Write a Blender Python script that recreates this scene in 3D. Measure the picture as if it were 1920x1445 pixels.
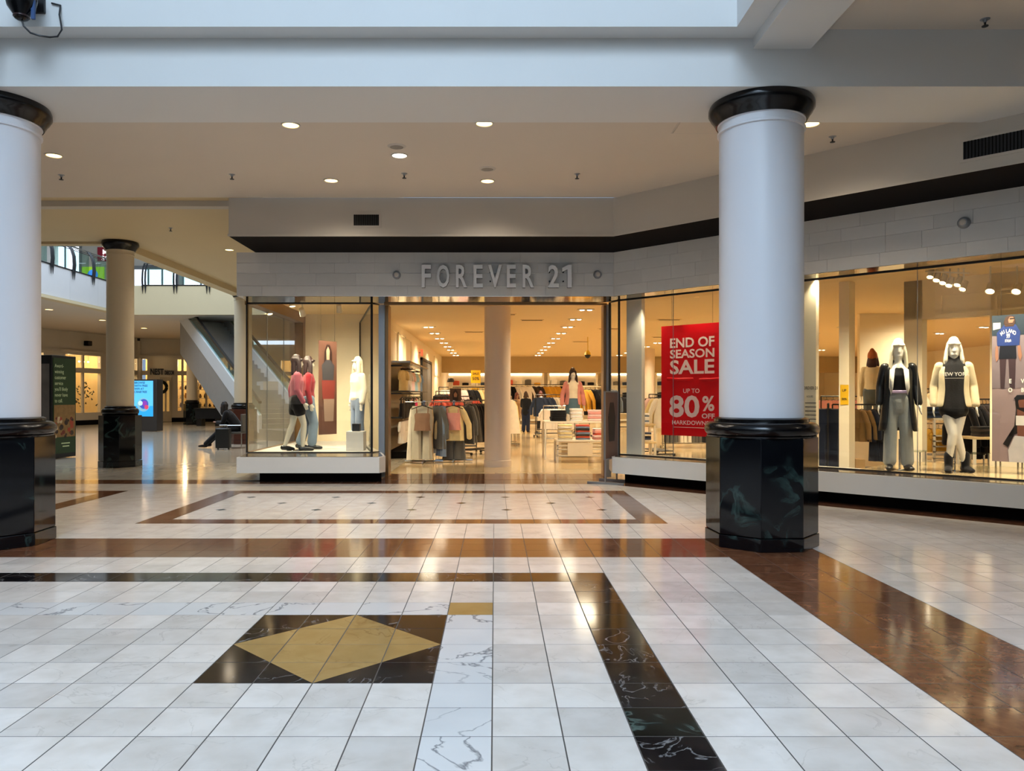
import bpy, bmesh, math, random
from mathutils import Vector, Matrix

# ------------------------------------------------------------------ reset
for _o in list(bpy.data.objects):
    bpy.data.objects.remove(_o, do_unlink=True)
scene = bpy.context.scene
C = scene.collection
random.seed(7)
PI = math.pi

# ------------------------------------------------------------------ camera, world, big lights, exposure
F, CX, CY, H = 1440.0, 928.0, 742.0, 1.46          # focal length and axis in pixels of the 1920x1445 frame, eye height
cam = bpy.data.cameras.new('camera')
cam.sensor_fit = 'HORIZONTAL'
cam.sensor_width = 36.0
cam.lens = F / 1920.0 * 36.0
cam.shift_x = (960.0 - CX) / 1920.0
cam.shift_y = (CY - 722.5) / 1920.0
cam.clip_end = 300
camo = bpy.data.objects.new('camera', cam)
C.objects.link(camo)
camo.location = (0, 0, H)
camo.rotation_euler = (PI / 2, 0, 0)
scene.camera = camo

world = bpy.data.worlds.new('sky')
scene.world = world
world.use_nodes = True
world.node_tree.nodes['Background'].inputs[0].default_value = (0.50, 0.68, 1.0, 1)
world.node_tree.nodes['Background'].inputs[1].default_value = 0.5
scene.view_settings.view_transform = 'Standard'
scene.view_settings.look = 'None'
scene.view_settings.exposure = 0.16
scene.view_settings.gamma = 1.0
scene.view_settings.use_curve_mapping = False

def area_light(name, loc, sx, sy, power, col, rot=(0, 0, 0)):
    l = bpy.data.lights.new(name, 'AREA')
    l.shape = 'RECTANGLE'; l.size = sx; l.size_y = sy; l.energy = power; l.color = col
    o = bpy.data.objects.new(name, l); C.objects.link(o)
    o.location = loc; o.rotation_euler = rot
    return o
# daylight falling through the two skylights of the mall
area_light('skylight_daylight', (-1.17, -9.0, 12.6), 6.4, 13.0, 3500, (0.62, 0.80, 1.0))
area_light('atrium_skylight_daylight', (-11.2, 23.0, 10.9), 6.0, 12.0, 1300, (0.70, 0.84, 1.0))

# ------------------------------------------------------------------ helpers
def lin(h):
    h = h.lstrip('#')
    o = []
    for i in (0, 2, 4):
        v = int(h[i:i + 2], 16) / 255.0
        o.append(v / 12.92 if v <= 0.04045 else ((v + 0.055) / 1.055) ** 2.4)
    return (o[0], o[1], o[2], 1.0)

MATS = {}
def nn(nt, typ, **kw):
    n = nt.nodes.new(typ)
    for k, v in kw.items():
        setattr(n, k, v)
    return n

def mat(name, hexc, rough=0.5, metal=0.0, var=0.06, scale=4.0, bump=0.0, spec=0.5, coat=0.0, rnd=0.0, sheen=0.0):
    if name in MATS: return MATS[name]
    m = bpy.data.materials.new(name); m.use_nodes = True
    nt = m.node_tree; b = nt.nodes['Principled BSDF']; L = nt.links
    col = lin(hexc)
    b.inputs['Roughness'].default_value = rough
    b.inputs['Metallic'].default_value = metal
    b.inputs['Specular IOR Level'].default_value = spec
    b.inputs['Coat Weight'].default_value = coat
    b.inputs['Coat Roughness'].default_value = 0.06
    b.inputs['Sheen Weight'].default_value = sheen
    tc = nn(nt, 'ShaderNodeTexCoord')
    ns = nn(nt, 'ShaderNodeTexNoise'); ns.inputs['Scale'].default_value = scale; ns.inputs['Detail'].default_value = 3
    L.new(tc.outputs['Object'], ns.inputs['Vector'])
    mr = nn(nt, 'ShaderNodeMapRange')
    mr.inputs['To Min'].default_value = 1 - var; mr.inputs['To Max'].default_value = 1 + var
    L.new(ns.outputs['Fac'], mr.inputs['Value'])
    val = mr.outputs['Result']
    if rnd:
        oi = nn(nt, 'ShaderNodeObjectInfo')
        m2 = nn(nt, 'ShaderNodeMapRange'); m2.inputs['To Min'].default_value = 1 - rnd; m2.inputs['To Max'].default_value = 1 + rnd * 0.6
        L.new(oi.outputs['Random'], m2.inputs['Value'])
        mm = nn(nt, 'ShaderNodeMath', operation='MULTIPLY')
        L.new(val, mm.inputs[0]); L.new(m2.outputs['Result'], mm.inputs[1]); val = mm.outputs[0]
    hs = nn(nt, 'ShaderNodeHueSaturation'); hs.inputs['Color'].default_value = col
    L.new(val, hs.inputs['Value']); L.new(hs.outputs['Color'], b.inputs['Base Color'])
    if bump:
        bp = nn(nt, 'ShaderNodeBump'); bp.inputs['Strength'].default_value = bump; bp.inputs['Distance'].default_value = 0.01
        n2 = nn(nt, 'ShaderNodeTexNoise'); n2.inputs['Scale'].default_value = scale * 8
        L.new(tc.outputs['Object'], n2.inputs['Vector'])
        L.new(n2.outputs['Fac'], bp.inputs['Height']); L.new(bp.outputs['Normal'], b.inputs['Normal'])
    MATS[name] = m
    return m

def cloth(hexc):
    return mat('cloth_' + hexc.strip('#'), hexc, rough=0.85, var=0.14, scale=9, bump=0.25, spec=0.2, sheen=0.15)

def marble(name, base, cloud, vein, scale=3.0, vein_w=0.03, vein_amt=0.8, cloud_amt=0.5, rough=0.12, rnd=0.08, thresh=0.0):
    m = bpy.data.materials.new(name); m.use_nodes = True
    nt = m.node_tree; b = nt.nodes['Principled BSDF']; L = nt.links
    b.inputs['Roughness'].default_value = rough
    b.inputs['Specular IOR Level'].default_value = 0.5
    tc = nn(nt, 'ShaderNodeTexCoord'); oi = nn(nt, 'ShaderNodeObjectInfo')
    mu = nn(nt, 'ShaderNodeMath', operation='MULTIPLY'); mu.inputs[1].default_value = 57.0
    L.new(oi.outputs['Random'], mu.inputs[0])
    add = nn(nt, 'ShaderNodeVectorMath', operation='ADD')
    L.new(tc.outputs['Object'], add.inputs[0]); L.new(mu.outputs[0], add.inputs[1])
    n1 = nn(nt, 'ShaderNodeTexNoise'); n1.inputs['Scale'].default_value = scale; n1.inputs['Detail'].default_value = 6; n1.inputs['Distortion'].default_value = 1.2
    L.new(add.outputs[0], n1.inputs['Vector'])
    s = nn(nt, 'ShaderNodeMath', operation='SUBTRACT'); s.inputs[1].default_value = 0.5
    L.new(n1.outputs['Fac'], s.inputs[0])
    a = nn(nt, 'ShaderNodeMath', operation='ABSOLUTE'); L.new(s.outputs[0], a.inputs[0])
    vr = nn(nt, 'ShaderNodeMapRange'); vr.inputs['From Min'].default_value = 0; vr.inputs['From Max'].default_value = vein_w
    vr.inputs['To Min'].default_value = vein_amt; vr.inputs['To Max'].default_value = 0
    L.new(a.outputs[0], vr.inputs['Value'])
    n3 = nn(nt, 'ShaderNodeTexNoise'); n3.inputs['Scale'].default_value = scale * 0.9; n3.inputs['Detail'].default_value = 2
    av = nn(nt, 'ShaderNodeVectorMath', operation='ADD'); av.inputs[1].default_value = (13, 7, 3)
    L.new(add.outputs[0], av.inputs[0]); L.new(av.outputs[0], n3.inputs['Vector'])
    gate = nn(nt, 'ShaderNodeMapRange'); gate.inputs['From Min'].default_value = 0.42 + thresh; gate.inputs['From Max'].default_value = 0.6 + thresh
    L.new(n3.outputs['Fac'], gate.inputs['Value'])
    vm = nn(nt, 'ShaderNodeMath', operation='MULTIPLY'); L.new(vr.outputs['Result'], vm.inputs[0]); L.new(gate.outputs['Result'], vm.inputs[1])
    n2 = nn(nt, 'ShaderNodeTexNoise'); n2.inputs['Scale'].default_value = scale * 2.2; n2.inputs['Detail'].default_value = 5
    L.new(add.outputs[0], n2.inputs['Vector'])
    cr = nn(nt, 'ShaderNodeMapRange'); cr.inputs['From Min'].default_value = 0.35; cr.inputs['From Max'].default_value = 0.75
    cr.inputs['To Max'].default_value = cloud_amt
    L.new(n2.outputs['Fac'], cr.inputs['Value'])
    x1 = nn(nt, 'ShaderNodeMix', data_type='RGBA'); x1.inputs[6].default_value = lin(base); x1.inputs[7].default_value = lin(cloud)
    L.new(cr.outputs['Result'], x1.inputs[0])
    x2 = nn(nt, 'ShaderNodeMix', data_type='RGBA'); x2.inputs[7].default_value = lin(vein)
    L.new(vm.outputs[0], x2.inputs[0]); L.new(x1.outputs[2], x2.inputs[6])
    hs = nn(nt, 'ShaderNodeHueSaturation')
    m2 = nn(nt, 'ShaderNodeMapRange'); m2.inputs['To Min'].default_value = 1 - rnd; m2.inputs['To Max'].default_value = 1 + rnd
    L.new(oi.outputs['Random'], m2.inputs['Value']); L.new(m2.outputs['Result'], hs.inputs['Value'])
    L.new(x2.outputs[2], hs.inputs['Color']); L.new(hs.outputs['Color'], b.inputs['Base Color'])
    MATS[name] = m
    return m

def banner_cloth(name, hexc, fac=0.5):
    if name in MATS: return MATS[name]
    m = bpy.data.materials.new(name); m.use_nodes = True
    nt = m.node_tree; L = nt.links; b = nt.nodes['Principled BSDF']
    b.inputs['Base Color'].default_value = lin(hexc); b.inputs['Roughness'].default_value = .4
    out = [n for n in nt.nodes if n.type == 'OUTPUT_MATERIAL'][0]
    t = nn(nt, 'ShaderNodeBsdfTranslucent'); t.inputs[0].default_value = lin(hexc)
    mx = nn(nt, 'ShaderNodeMixShader'); mx.inputs[0].default_value = fac
    L.new(b.outputs[0], mx.inputs[1]); L.new(t.outputs[0], mx.inputs[2]); L.new(mx.outputs[0], out.inputs['Surface'])
    MATS[name] = m
    return m

def emit(name, hexc, strength):
    if name in MATS: return MATS[name]
    m = bpy.data.materials.new(name); m.use_nodes = True
    b = m.node_tree.nodes['Principled BSDF']
    b.inputs['Base Color'].default_value = lin(hexc)
    b.inputs['Emission Color'].default_value = lin(hexc)
    b.inputs['Emission Strength'].default_value = strength
    MATS[name] = m
    return m

def glass(name, tint='#f2fbf8', base=0.03, top=0.55):
    if name in MATS: return MATS[name]
    m = bpy.data.materials.new(name); m.use_nodes = True
    nt = m.node_tree; L = nt.links
    for n in list(nt.nodes):
        if n.type != 'OUTPUT_MATERIAL': nt.nodes.remove(n)
    out = [n for n in nt.nodes if n.type == 'OUTPUT_MATERIAL'][0]
    tr = nn(nt, 'ShaderNodeBsdfTransparent'); tr.inputs[0].default_value = lin(tint)
    gl = nn(nt, 'ShaderNodeBsdfGlossy'); gl.inputs['Roughness'].default_value = 0.01
    lw = nn(nt, 'ShaderNodeLayerWeight'); lw.inputs['Blend'].default_value = 0.5
    pw = nn(nt, 'ShaderNodeMath', operation='POWER'); pw.inputs[1].default_value = 4.0
    L.new(lw.outputs['Facing'], pw.inputs[0])
    mr = nn(nt, 'ShaderNodeMapRange'); mr.inputs['To Min'].default_value = base; mr.inputs['To Max'].default_value = top
    L.new(pw.outputs[0], mr.inputs['Value'])
    mx = nn(nt, 'ShaderNodeMixShader')
    L.new(mr.outputs['Result'], mx.inputs[0]); L.new(tr.outputs[0], mx.inputs[1]); L.new(gl.outputs[0], mx.inputs[2])
    L.new(mx.outputs[0], out.inputs['Surface'])
    MATS[name] = m
    return m

def px(x, y, Y):
    return Vector(((x - CX) / F * Y, Y, H + (CY - y) / F * Y))
def px_x(x, Y): return (x - CX) / F * Y
def px_z(y, Y): return H + (CY - y) / F * Y

class MB:
    """collects shapes and links them as one mesh object"""
    def __init__(s): s.v = []; s.f = []; s.m = []; s.cur = 0
    def add(s, vs, fs):
        o = len(s.v); s.v += [tuple(v) for v in vs]
        s.f += [[i + o for i in f] for f in fs]; s.m += [s.cur] * len(fs)
        return s
    def box(s, x0, x1, y0, y1, z0, z1):
        return s.add([(x0, y0, z0), (x1, y0, z0), (x1, y1, z0), (x0, y1, z0), (x0, y0, z1), (x1, y0, z1), (x1, y1, z1), (x0, y1, z1)],
                     [(0, 3, 2, 1), (4, 5, 6, 7), (0, 1, 5, 4), (1, 2, 6, 5), (2, 3, 7, 6), (3, 0, 4, 7)])
    def prism(s, pts, z0, z1):
        n = len(pts)
        vs = [(p[0], p[1], z0) for p in pts] + [(p[0], p[1], z1) for p in pts]
        fs = [list(range(n))[::-1], list(range(n, 2 * n))] + [(i, (i + 1) % n, n + (i + 1) % n, n + i) for i in range(n)]
        return s.add(vs, fs)
    def wallseg(s, a, b, th, z0, z1):
        """upright slab from plan point a to b, thickness th to the left of a->b"""
        a = Vector(a[:2]); b = Vector(b[:2]); d = (b - a).normalized(); n = Vector((-d.y, d.x)) * th
        return s.prism([a, b, b + n, a + n], z0, z1)
    def vprism(s, pts, y0, y1):
        """outline in x,z extruded along y"""
        n = len(pts)
        vs = [(p[0], y0, p[1]) for p in pts] + [(p[0], y1, p[1]) for p in pts]
        fs = [list(range(n)), list(range(n, 2 * n))[::-1]] + [(i, n + i, n + (i + 1) % n, (i + 1) % n) for i in range(n)]
        return s.add(vs, fs)
    def lathe(s, prof, n=32, c=(0, 0, 0), smooth=True):
        vs = []; fs = []
        k = len(prof)
        for i in range(n):
            a = 2 * PI * i / n
            for r, z in prof: vs.append((c[0] + r * math.cos(a), c[1] + r * math.sin(a), c[2] + z))
        for i in range(n):
            j = (i + 1) % n
            for q in range(k - 1): fs.append((i * k + q, j * k + q, j * k + q + 1, i * k + q + 1))
        if prof[0][0] > 1e-6: fs.append([i * k for i in range(n)][::-1])
        if prof[-1][0] > 1e-6: fs.append([i * k + k - 1 for i in range(n)])
        return s.add(vs, fs)
    def loft(s, rings, side=(1, 0, 0), n=12, dome=True):
        """rings: (centre, ra along side, rb across)"""
        R = [(Vector(c), a, b) for c, a, b in rings]
        if dome:
            c0, a0, b0 = R[0]; c1, a1, b1 = R[1]; d = (c0 - c1).normalized()
            m0 = min(a0, b0); pre = [(c0 + d * m0 * 0.85, a0 * 0.35, b0 * 0.35), (c0 + d * m0 * 0.5, a0 * 0.82, b0 * 0.82)]
            ce, ae, be = R[-1]; cp = R[-2][0]; d2 = (ce - cp).normalized(); me = min(ae, be)
            post = [(ce + d2 * me * 0.5, ae * 0.82, be * 0.82), (ce + d2 * me * 0.85, ae * 0.35, be * 0.35)]
            R = pre + R + post
        vs = []; fs = []
        for i, (c, a, b) in enumerate(R):
            t = (R[min(i + 1, len(R) - 1)][0] - R[max(i - 1, 0)][0])
            t = t.normalized() if t.length > 1e-9 else Vector((0, 0, 1))
            u = Vector(side); u = u - t * u.dot(t)
            if u.length < 1e-4: u = Vector((0, 1, 0)) - t * t.y
            u.normalize(); w = t.cross(u)
            for k in range(n):
                an = 2 * PI * k / n
                vs.append(c + u * (a * math.cos(an)) + w * (b * math.sin(an)))
        for i in range(len(R) - 1):
            for k in range(n):
                k2 = (k + 1) % n
                fs.append((i * n + k, i * n + k2, (i + 1) * n + k2, (i + 1) * n + k))
        fs.append(list(range(n))[::-1]); fs.append([(len(R) - 1) * n + k for k in range(n)])
        return s.add(vs, fs)
    def tube(s, pts, r, n=8):
        return s.loft([(p, r, r) for p in pts], side=(0.31, 0.57, 0.76), n=n, dome=False)
    def rod(s, a, b, r, n=8): return s.tube([a, b], r, n)
    def xf(s, M):
        s.v = [tuple(M @ Vector(v)) for v in s.v]; return s
    def mesh(s, name, mats, smooth=True, angle=40):
        me = bpy.data.meshes.new(name)
        me.from_pydata(s.v, [], s.f)
        bm = bmesh.new(); bm.from_mesh(me); bmesh.ops.recalc_face_normals(bm, faces=bm.faces); bm.to_mesh(me); bm.free()
        for m in (mats if isinstance(mats, (list, tuple)) else [mats]): me.materials.append(m)
        me.polygons.foreach_set('material_index', s.m)
        if smooth:
            me.polygons.foreach_set('use_smooth', [True] * len(me.polygons))
            me.set_sharp_from_angle(angle=math.radians(angle))
        return me
    def build(s, name, mats, parent=None, smooth=True, loc=None, rz=0, bevel=0, angle=40):
        o = bpy.data.objects.new(name, s.mesh(name, mats, smooth, angle)); C.objects.link(o)
        if parent: o.parent = parent
        if loc is not None: o.location = loc
        o.rotation_euler.z = rz
        if bevel:
            bv = o.modifiers.new('bevel', 'BEVEL'); bv.width = bevel; bv.segments = 2; bv.limit_method = 'ANGLE'
        return o

def tag(o, label=None, cat=None, group=None, kind=None):
    if label: o['label'] = label
    if cat: o['category'] = cat
    if group: o['group'] = group
    if kind: o['kind'] = kind
    return o
def struct(o, label=None):
    o['kind'] = 'structure'
    if label: o['label'] = label
    return o
def thing(name, label, cat, loc=(0, 0, 0), rz=0, group=None):
    o = bpy.data.objects.new(name, None); C.objects.link(o)
    o.empty_display_size = 0.1; o.location = loc; o.rotation_euler.z = rz
    return tag(o, label, cat, group)
def inst(name, me, parent=None, loc=(0, 0, 0), rz=0, material=None):
    o = bpy.data.objects.new(name, me); C.objects.link(o); o.parent = parent
    o.location = loc; o.rotation_euler.z = rz
    if material:
        o.material_slots[0].link = 'OBJECT'; o.material_slots[0].material = material
    return o
def copy_tree(o, parent=None):
    c = o.copy(); C.objects.link(c); c.parent = parent
    for ch in list(o.children): copy_tree(ch, c)
    return c
ORD = ['first', 'second', 'third', 'fourth', 'fifth', 'sixth', 'seventh', 'eighth', 'ninth', 'tenth', 'eleventh', 'twelfth',
       'thirteenth', 'fourteenth', 'fifteenth', 'sixteenth', 'seventeenth', 'eighteenth', 'nineteenth', 'twentieth']

def spot(parent, loc, power, col, angle=150, blend=1.0, size=0.06, rot=(0, 0, 0)):
    l = bpy.data.lights.new('bulb', 'SPOT'); l.energy = power; l.color = col
    l.spot_size = math.radians(angle); l.spot_blend = blend; l.shadow_soft_size = size; l.specular_factor = 0.15
    o = bpy.data.objects.new('bulb', l); C.objects.link(o); o.parent = parent; o.location = loc; o.rotation_euler = rot
    return o

def text_mb(body, h, bold=0.0, xs=1.0, depth=0.0, align='CENTER', line=1.0):
    """text standing in the x-z plane, facing -y, cap height h, origin at the baseline"""
    cu = bpy.data.curves.new('text', 'FONT'); cu.body = body; cu.size = h / 0.72
    cu.align_x = align; cu.offset = bold * h; cu.extrude = depth; cu.resolution_u = 3; cu.space_line = line
    ob = bpy.data.objects.new('text', cu)
    me = ob.to_mesh()
    mb = MB()
    mb.add([(v.co.x * xs, -v.co.z, v.co.y) for v in me.vertices], [list(p.vertices) for p in me.polygons])
    ob.to_mesh_clear(); bpy.data.objects.remove(ob); bpy.data.curves.remove(cu)
    return mb

# ------------------------------------------------------------------ materials of the place
M_white = mat('painted_plaster', '#d3cdc2', rough=0.6, var=0.03, scale=1.5)
M_ceil = mat('ceiling_paint', '#cfc4b6', rough=0.7, var=0.03, scale=1.0)
M_warmceil = mat('gallery_ceiling_paint', '#d2bf98', rough=0.7, var=0.03, scale=1.0)
M_fascia = mat('fascia_paint', '#d6d6d4', rough=0.6, var=0.025, scale=0.9)
M_bulk = mat('bulkhead_paint', '#c6bfb4', rough=0.65, var=0.03, scale=1.2)
M_dark = mat('dark_bronze_paint', '#0f0b0b', rough=0.8, var=0.1, spec=0.1)
M_shaft = mat('column_paint', '#dcdce0', rough=0.38, var=0.02, scale=2)
M_black = mat('black_lacquer', '#08080a', rough=0.2, var=0.1, coat=0.1, spec=.35)
M_blackmat = mat('matt_black_metal', '#141416', rough=0.45, var=0.1)
M_chrome = mat('chrome', '#c9c9c9', rough=0.18, metal=1.0, var=0.03)
M_mirror = mat('polished_steel_soffit', '#a9a7a6', rough=0.07, metal=1.0, var=0.03)
M_steel = mat('brushed_aluminium', '#9fa3a8', rough=0.35, metal=0.85, var=0.04)
M_bronze = mat('bronze_jamb', '#8b6a45', rough=0.3, metal=0.6, var=0.08)
M_grout = mat('grout', '#4a4744', rough=0.6, var=0.1)
M_letter = mat('sign_letter_metal', '#f2f2f2', rough=0.35, metal=0.0, var=0.03)
M_letter_side = mat('sign_letter_return', '#1b1b1c', rough=0.5, var=0.03)
M_clad = mat('limestone_cladding', '#d8d6d2', rough=0.5, var=0.05, scale=6, rnd=0.06)
M_plinth = mat('white_plinth_panel', '#cfccc6', rough=0.4, var=0.03)
M_cream = mat('shop_wall_cream', '#efdfc0', rough=0.6, var=0.03)
M_shopceil = mat('shop_ceiling', '#e3c796', rough=0.7, var=0.02)
M_granite = mat('polished_granite_sill', '#5c524c', rough=0.12, var=0.25, scale=40)
G_shop = glass('shop_glass', '#fafbfa', 0.04, 0.55)
G_rail = glass('railing_glass', '#dff1ee', 0.06, 0.5)
T_white = marble('tile_cream_stone', '#e8dfd6', '#cdc1b4', '#a2968a', scale=2.6, vein_w=0.010, vein_amt=0.3, cloud_amt=0.6, rough=0.13, rnd=0.11)
T_marble = marble('tile_white_veined_marble', '#e6e2de', '#d0cdcb', '#5f5f64', scale=1.3, vein_w=0.012, vein_amt=0.8, cloud_amt=0.4, rough=0.12, rnd=0.03, thresh=-0.12)
T_black = marble('tile_black_marble', '#121011', '#2b2422', '#a09c9a', scale=3.4, vein_w=0.014, vein_amt=0.7, cloud_amt=0.5, rough=0.10, rnd=0.3, thresh=-0.02)
T_green = marble('tile_dark_green_marble', '#15140f', '#1f2420', '#7d938a', scale=3.2, vein_w=0.03, vein_amt=0.6, cloud_amt=0.5, rough=0.10, rnd=0.2, thresh=0.08)
T_brown = marble('tile_brown_marble', '#7d5138', '#4f2f20', '#a57c5e', scale=7.0, vein_w=0.04, vein_amt=0.45, cloud_amt=0.85, rough=0.10, rnd=0.14)
T_gold = marble('tile_golden_marble', '#b8955c', '#a07a42', '#86602f', scale=2.4, vein_w=0.02, vein_amt=0.5, cloud_amt=0.6, rough=0.12, rnd=0.08)
M_ped = marble('pedestal_green_black_marble', '#0a0b0f', '#0e1114', '#55736c', scale=2.8, vein_w=0.06, vein_amt=0.36, cloud_amt=0.6, rough=0.08, rnd=0.0, thresh=0.04)

def grid_floor(name, base, line, size, rough):
    m = bpy.data.materials.new(name); m.use_nodes = True
    nt = m.node_tree; b = nt.nodes['Principled BSDF']; L = nt.links
    b.inputs['Roughness'].default_value = rough
    tc = nn(nt, 'ShaderNodeTexCoord')
    br = nn(nt, 'ShaderNodeTexBrick'); br.offset = 0.0
    br.inputs['Scale'].default_value = 1.0; br.inputs['Brick Width'].default_value = size; br.inputs['Row Height'].default_value = size
    br.inputs['Mortar Size'].default_value = 0.004; br.inputs['Color1'].default_value = lin(base)
    c2 = lin(base); br.inputs['Color2'].default_value = (c2[0] * 0.86, c2[1] * 0.85, c2[2] * 0.83, 1); br.inputs['Mortar'].default_value = lin(line)
    L.new(tc.outputs['Object'], br.inputs['Vector'])
    L.new(br.outputs['Color'], b.inputs['Base Color'])
    return m
M_corridor = grid_floor('corridor_floor_tiles', '#c9bfae', '#8a8073', 0.305, 0.12)
M_shopfloor = grid_floor('shop_floor_tiles', '#cdb389', '#a58f6a', 0.61, 0.13)

# ------------------------------------------------------------------ key plan numbers
Y_SIGN, Y_GLASS, Y_BASE, Y_BULK = 12.75, 13.70, 13.06, 11.48
Z_HEAD, Z_BAND, Z_SILL, Z_PLB = 3.116, 3.856, 0.442, 0.178
Z_CEIL, Z_SOFF, Z_UP = 4.415, 4.35, 4.65
S_BULK, S_SIGN, S_GLASS, S_BASE = 13.25, 14.72, 15.42, 15.12    # the angled front runs along X + Y = const
Z_SHOP = 3.30
def diag(s, X): return (X, s - X)

# ------------------------------------------------------------------ floor with its tiles
floor = MB().box(-26, 14, -18, 13.36, -0.12, -0.0009).build('floor', M_grout, smooth=False)
struct(floor, 'polished stone tile floor of the mall concourse')
T = 0.305; GX0 = -0.0126; GY0 = 3.295; FX0 = -4.12
def near_kind(k, i):
    if 12 <= i <= 14 and k <= 9: return 'brown'
    if i < 12 and 7 <= k <= 9: return 'brown'
    if i >= 12: return 'white'
    if i == 9 and k <= 2: return 'black'
    if k == 2 and i < 9: return 'green' if (i * 7) % 5 == 0 else 'black'
    if i == 6 and k == -1: return 'gold'
    if i == 6 and k < -1: return 'marble'
    if k == -1 and i < 6: return 'marble'
    if 2 <= i <= 5 and -5 <= k <= -2: return 'diamond'
    return 'white'
def far_kind(k, i):
    kk = k % 25 if k < 20 else 24
    if i in (18, 27) and kk < 20: return 'brown'
    if 18 <= i <= 27 and kk in (0, 19): return 'brown'
    if i in (31, 32): return 'brown'
    return 'white'
KM = {'white': T_white, 'marble': T_marble, 'black': T_black, 'brown': T_brown, 'gold': T_gold, 'green': T_green}
tiles = []                                                       # (screen size, polygon, kind)
g = 0.0028
def in_view(X, Y):
    if Y < 2.7: return False
    x = CX + X / Y * F; y = CY + H / Y * F
    return -60 < x < 1980 and y < 1500
for i in range(-8, 33):
    y0 = GY0 + i * T
    near = i < 18
    gx = GX0 if near else FX0
    for k in range(-46, 34):
        x0 = gx + k * T; xc, yc = x0 + T / 2, y0 + T / 2
        if xc + yc > S_BASE + 0.25: continue
        if xc < -2.0 and xc > -4.5 and yc > Y_BASE + 0.1: continue
        kind = near_kind(k, i) if near else far_kind(k, i)
        if kind == 'white' and yc > 12.9 and -2.1 < xc < 2.1: kind = 'brown'
        size = (F * T / yc) * (F * H * T / (yc * yc)) if in_view(xc, yc) else 0
        sq = [(x0 + g, y0 + g), (x0 + T - g, y0 + g), (x0 + T - g, y0 + T - g), (x0 + g, y0 + T - g)]
        if kind == 'diamond':
            a = k + 3; b = i - 4                                   # tile indices about the centre, -2..1
            outer_a = a in (-2, 1); outer_b = b in (-2, 1)
            if outer_a and outer_b: tiles.append((size, sq, 'black'))
            elif not outer_a and not outer_b: tiles.append((size, sq, 'gold'))
            else:
                # the diagonal leaves the corner nearest the middle of each outer side
                c = [Vector(p) for p in sq]
                rising = (a >= 0) != (b >= 0)
                if rising: t1, t2 = [c[0], c[1], c[2]], [c[0], c[2], c[3]]
                else: t1, t2 = [c[1], c[2], c[3]], [c[0], c[1], c[3]]
                mid = Vector((GX0 - 3 * T, GY0 + 4 * T))
                def cen(t): return (sum(t, Vector((0, 0))) / 3 - mid).length
                inner, outer = (t1, t2) if cen(t1) < cen(t2) else (t2, t1)
                tiles.append((size, [tuple(p) for p in inner], 'gold')); tiles.append((size, [tuple(p) for p in outer], 'black'))
        else:
            tiles.append((size, sq, kind))
tiles.sort(key=lambda t: -t[0])
sqmesh = {}
hT = T / 2 - g
for kd, m in KM.items():
    b = MB()
    b.add([(-hT, -hT, -0.015), (hT, -hT, -0.015), (hT, hT, -0.015), (-hT, hT, -0.015),
           (-hT, -hT, -0.001), (hT, -hT, -0.001), (hT, hT, -0.001), (-hT, hT, -0.001),
           (-hT + .0012, -hT + .0012, 0), (hT - .0012, -hT + .0012, 0), (hT - .0012, hT - .0012, 0), (-hT + .0012, hT - .0012, 0)],
          [(0, 1, 5, 4), (1, 2, 6, 5), (2, 3, 7, 6), (3, 0, 4, 7), (4, 5, 9, 8), (5, 6, 10, 9), (6, 7, 11, 10), (7, 4, 8, 11), (8, 9, 10, 11)])
    sqmesh[kd] = b.mesh('tile', m, smooth=False)
for size, poly, kd in tiles[:300]:
    cx = sum(p[0] for p in poly) / len(poly); cy = sum(p[1] for p in poly) / len(poly)
    if len(poly) == 4: inst('tile', sqmesh[kd], floor, (cx, cy, 0))
    else: MB().prism([(p[0] - cx, p[1] - cy) for p in poly], -0.015, 0).build('tile', KM[kd], floor, smooth=False, loc=(cx, cy, 0))
order = list(KM)
rest = MB()
for size, poly, kd in tiles[300:]:
    rest.cur = order.index(kd)
    rest.prism(poly, -0.015, 0)
tag(rest.build('tile_field', [KM[k] for k in order], floor, smooth=False), kind='stuff')
# small dark diamonds let into the tile corners of the framed field
for row, off in ((25, 2), (23, 4), (21, 2)):
    for q in range(5):
        X = FX0 + T * (off + 4 * q); Yc = GY0 + T * row + 0.15
        if off + 4 * q > 18: continue
        MB().prism([(-0.07, 0), (0, -0.07), (0.07, 0), (0, 0.07)], -0.002, 0.0012).build('inlay', T_black, floor, smooth=False, loc=(X, Yc, 0))
for row, X in ((25, -6.55), (21, -6.55)):
    MB().prism([(-0.07, 0), (0, -0.07), (0.07, 0), (0, 0.07)], -0.002, 0.0012).build('inlay', T_black, floor, smooth=False, loc=(X, GY0 + T * row + 0.15, 0))
# brown border that follows the angled shop front
tr = MB().prism([(2.0, 12.55), (12.0, 2.55), (12.3, 3.02), (2.3, 13.02)], -0.004, 0.0015).build('trim_1', T_brown, smooth=False)
struct(tr, 'brown stone border along the angled shop front')
fl2 = MB().box(-26, -2.0, 13.36, 47, -0.12, 0).build('floor_corridor', M_corridor, smooth=False)
struct(fl2, 'beige polished floor of the corridor behind the left column')
fl3 = MB().prism([(-2.0, 13.36), (2.0, 13.36), (9.0, 6.36), (18, 6.36), (18, 44), (-2.6, 44), (-2.6, 17.4), (-2.0, 14.0)], -0.12, -0.001).build('floor_shop', M_shopfloor, smooth=False)
struct(fl3, 'warm beige polished floor inside the clothes shop')
thr = MB()
for q in range(13):
    thr.box(-1.98 + q * 0.305, -1.98 + q * 0.305 + 0.301, 13.37, 14.4, -0.002, 0.002)
struct(thr.build('trim_2', T_brown, smooth=False), 'dark brown stone threshold of the shop entrance')

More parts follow.
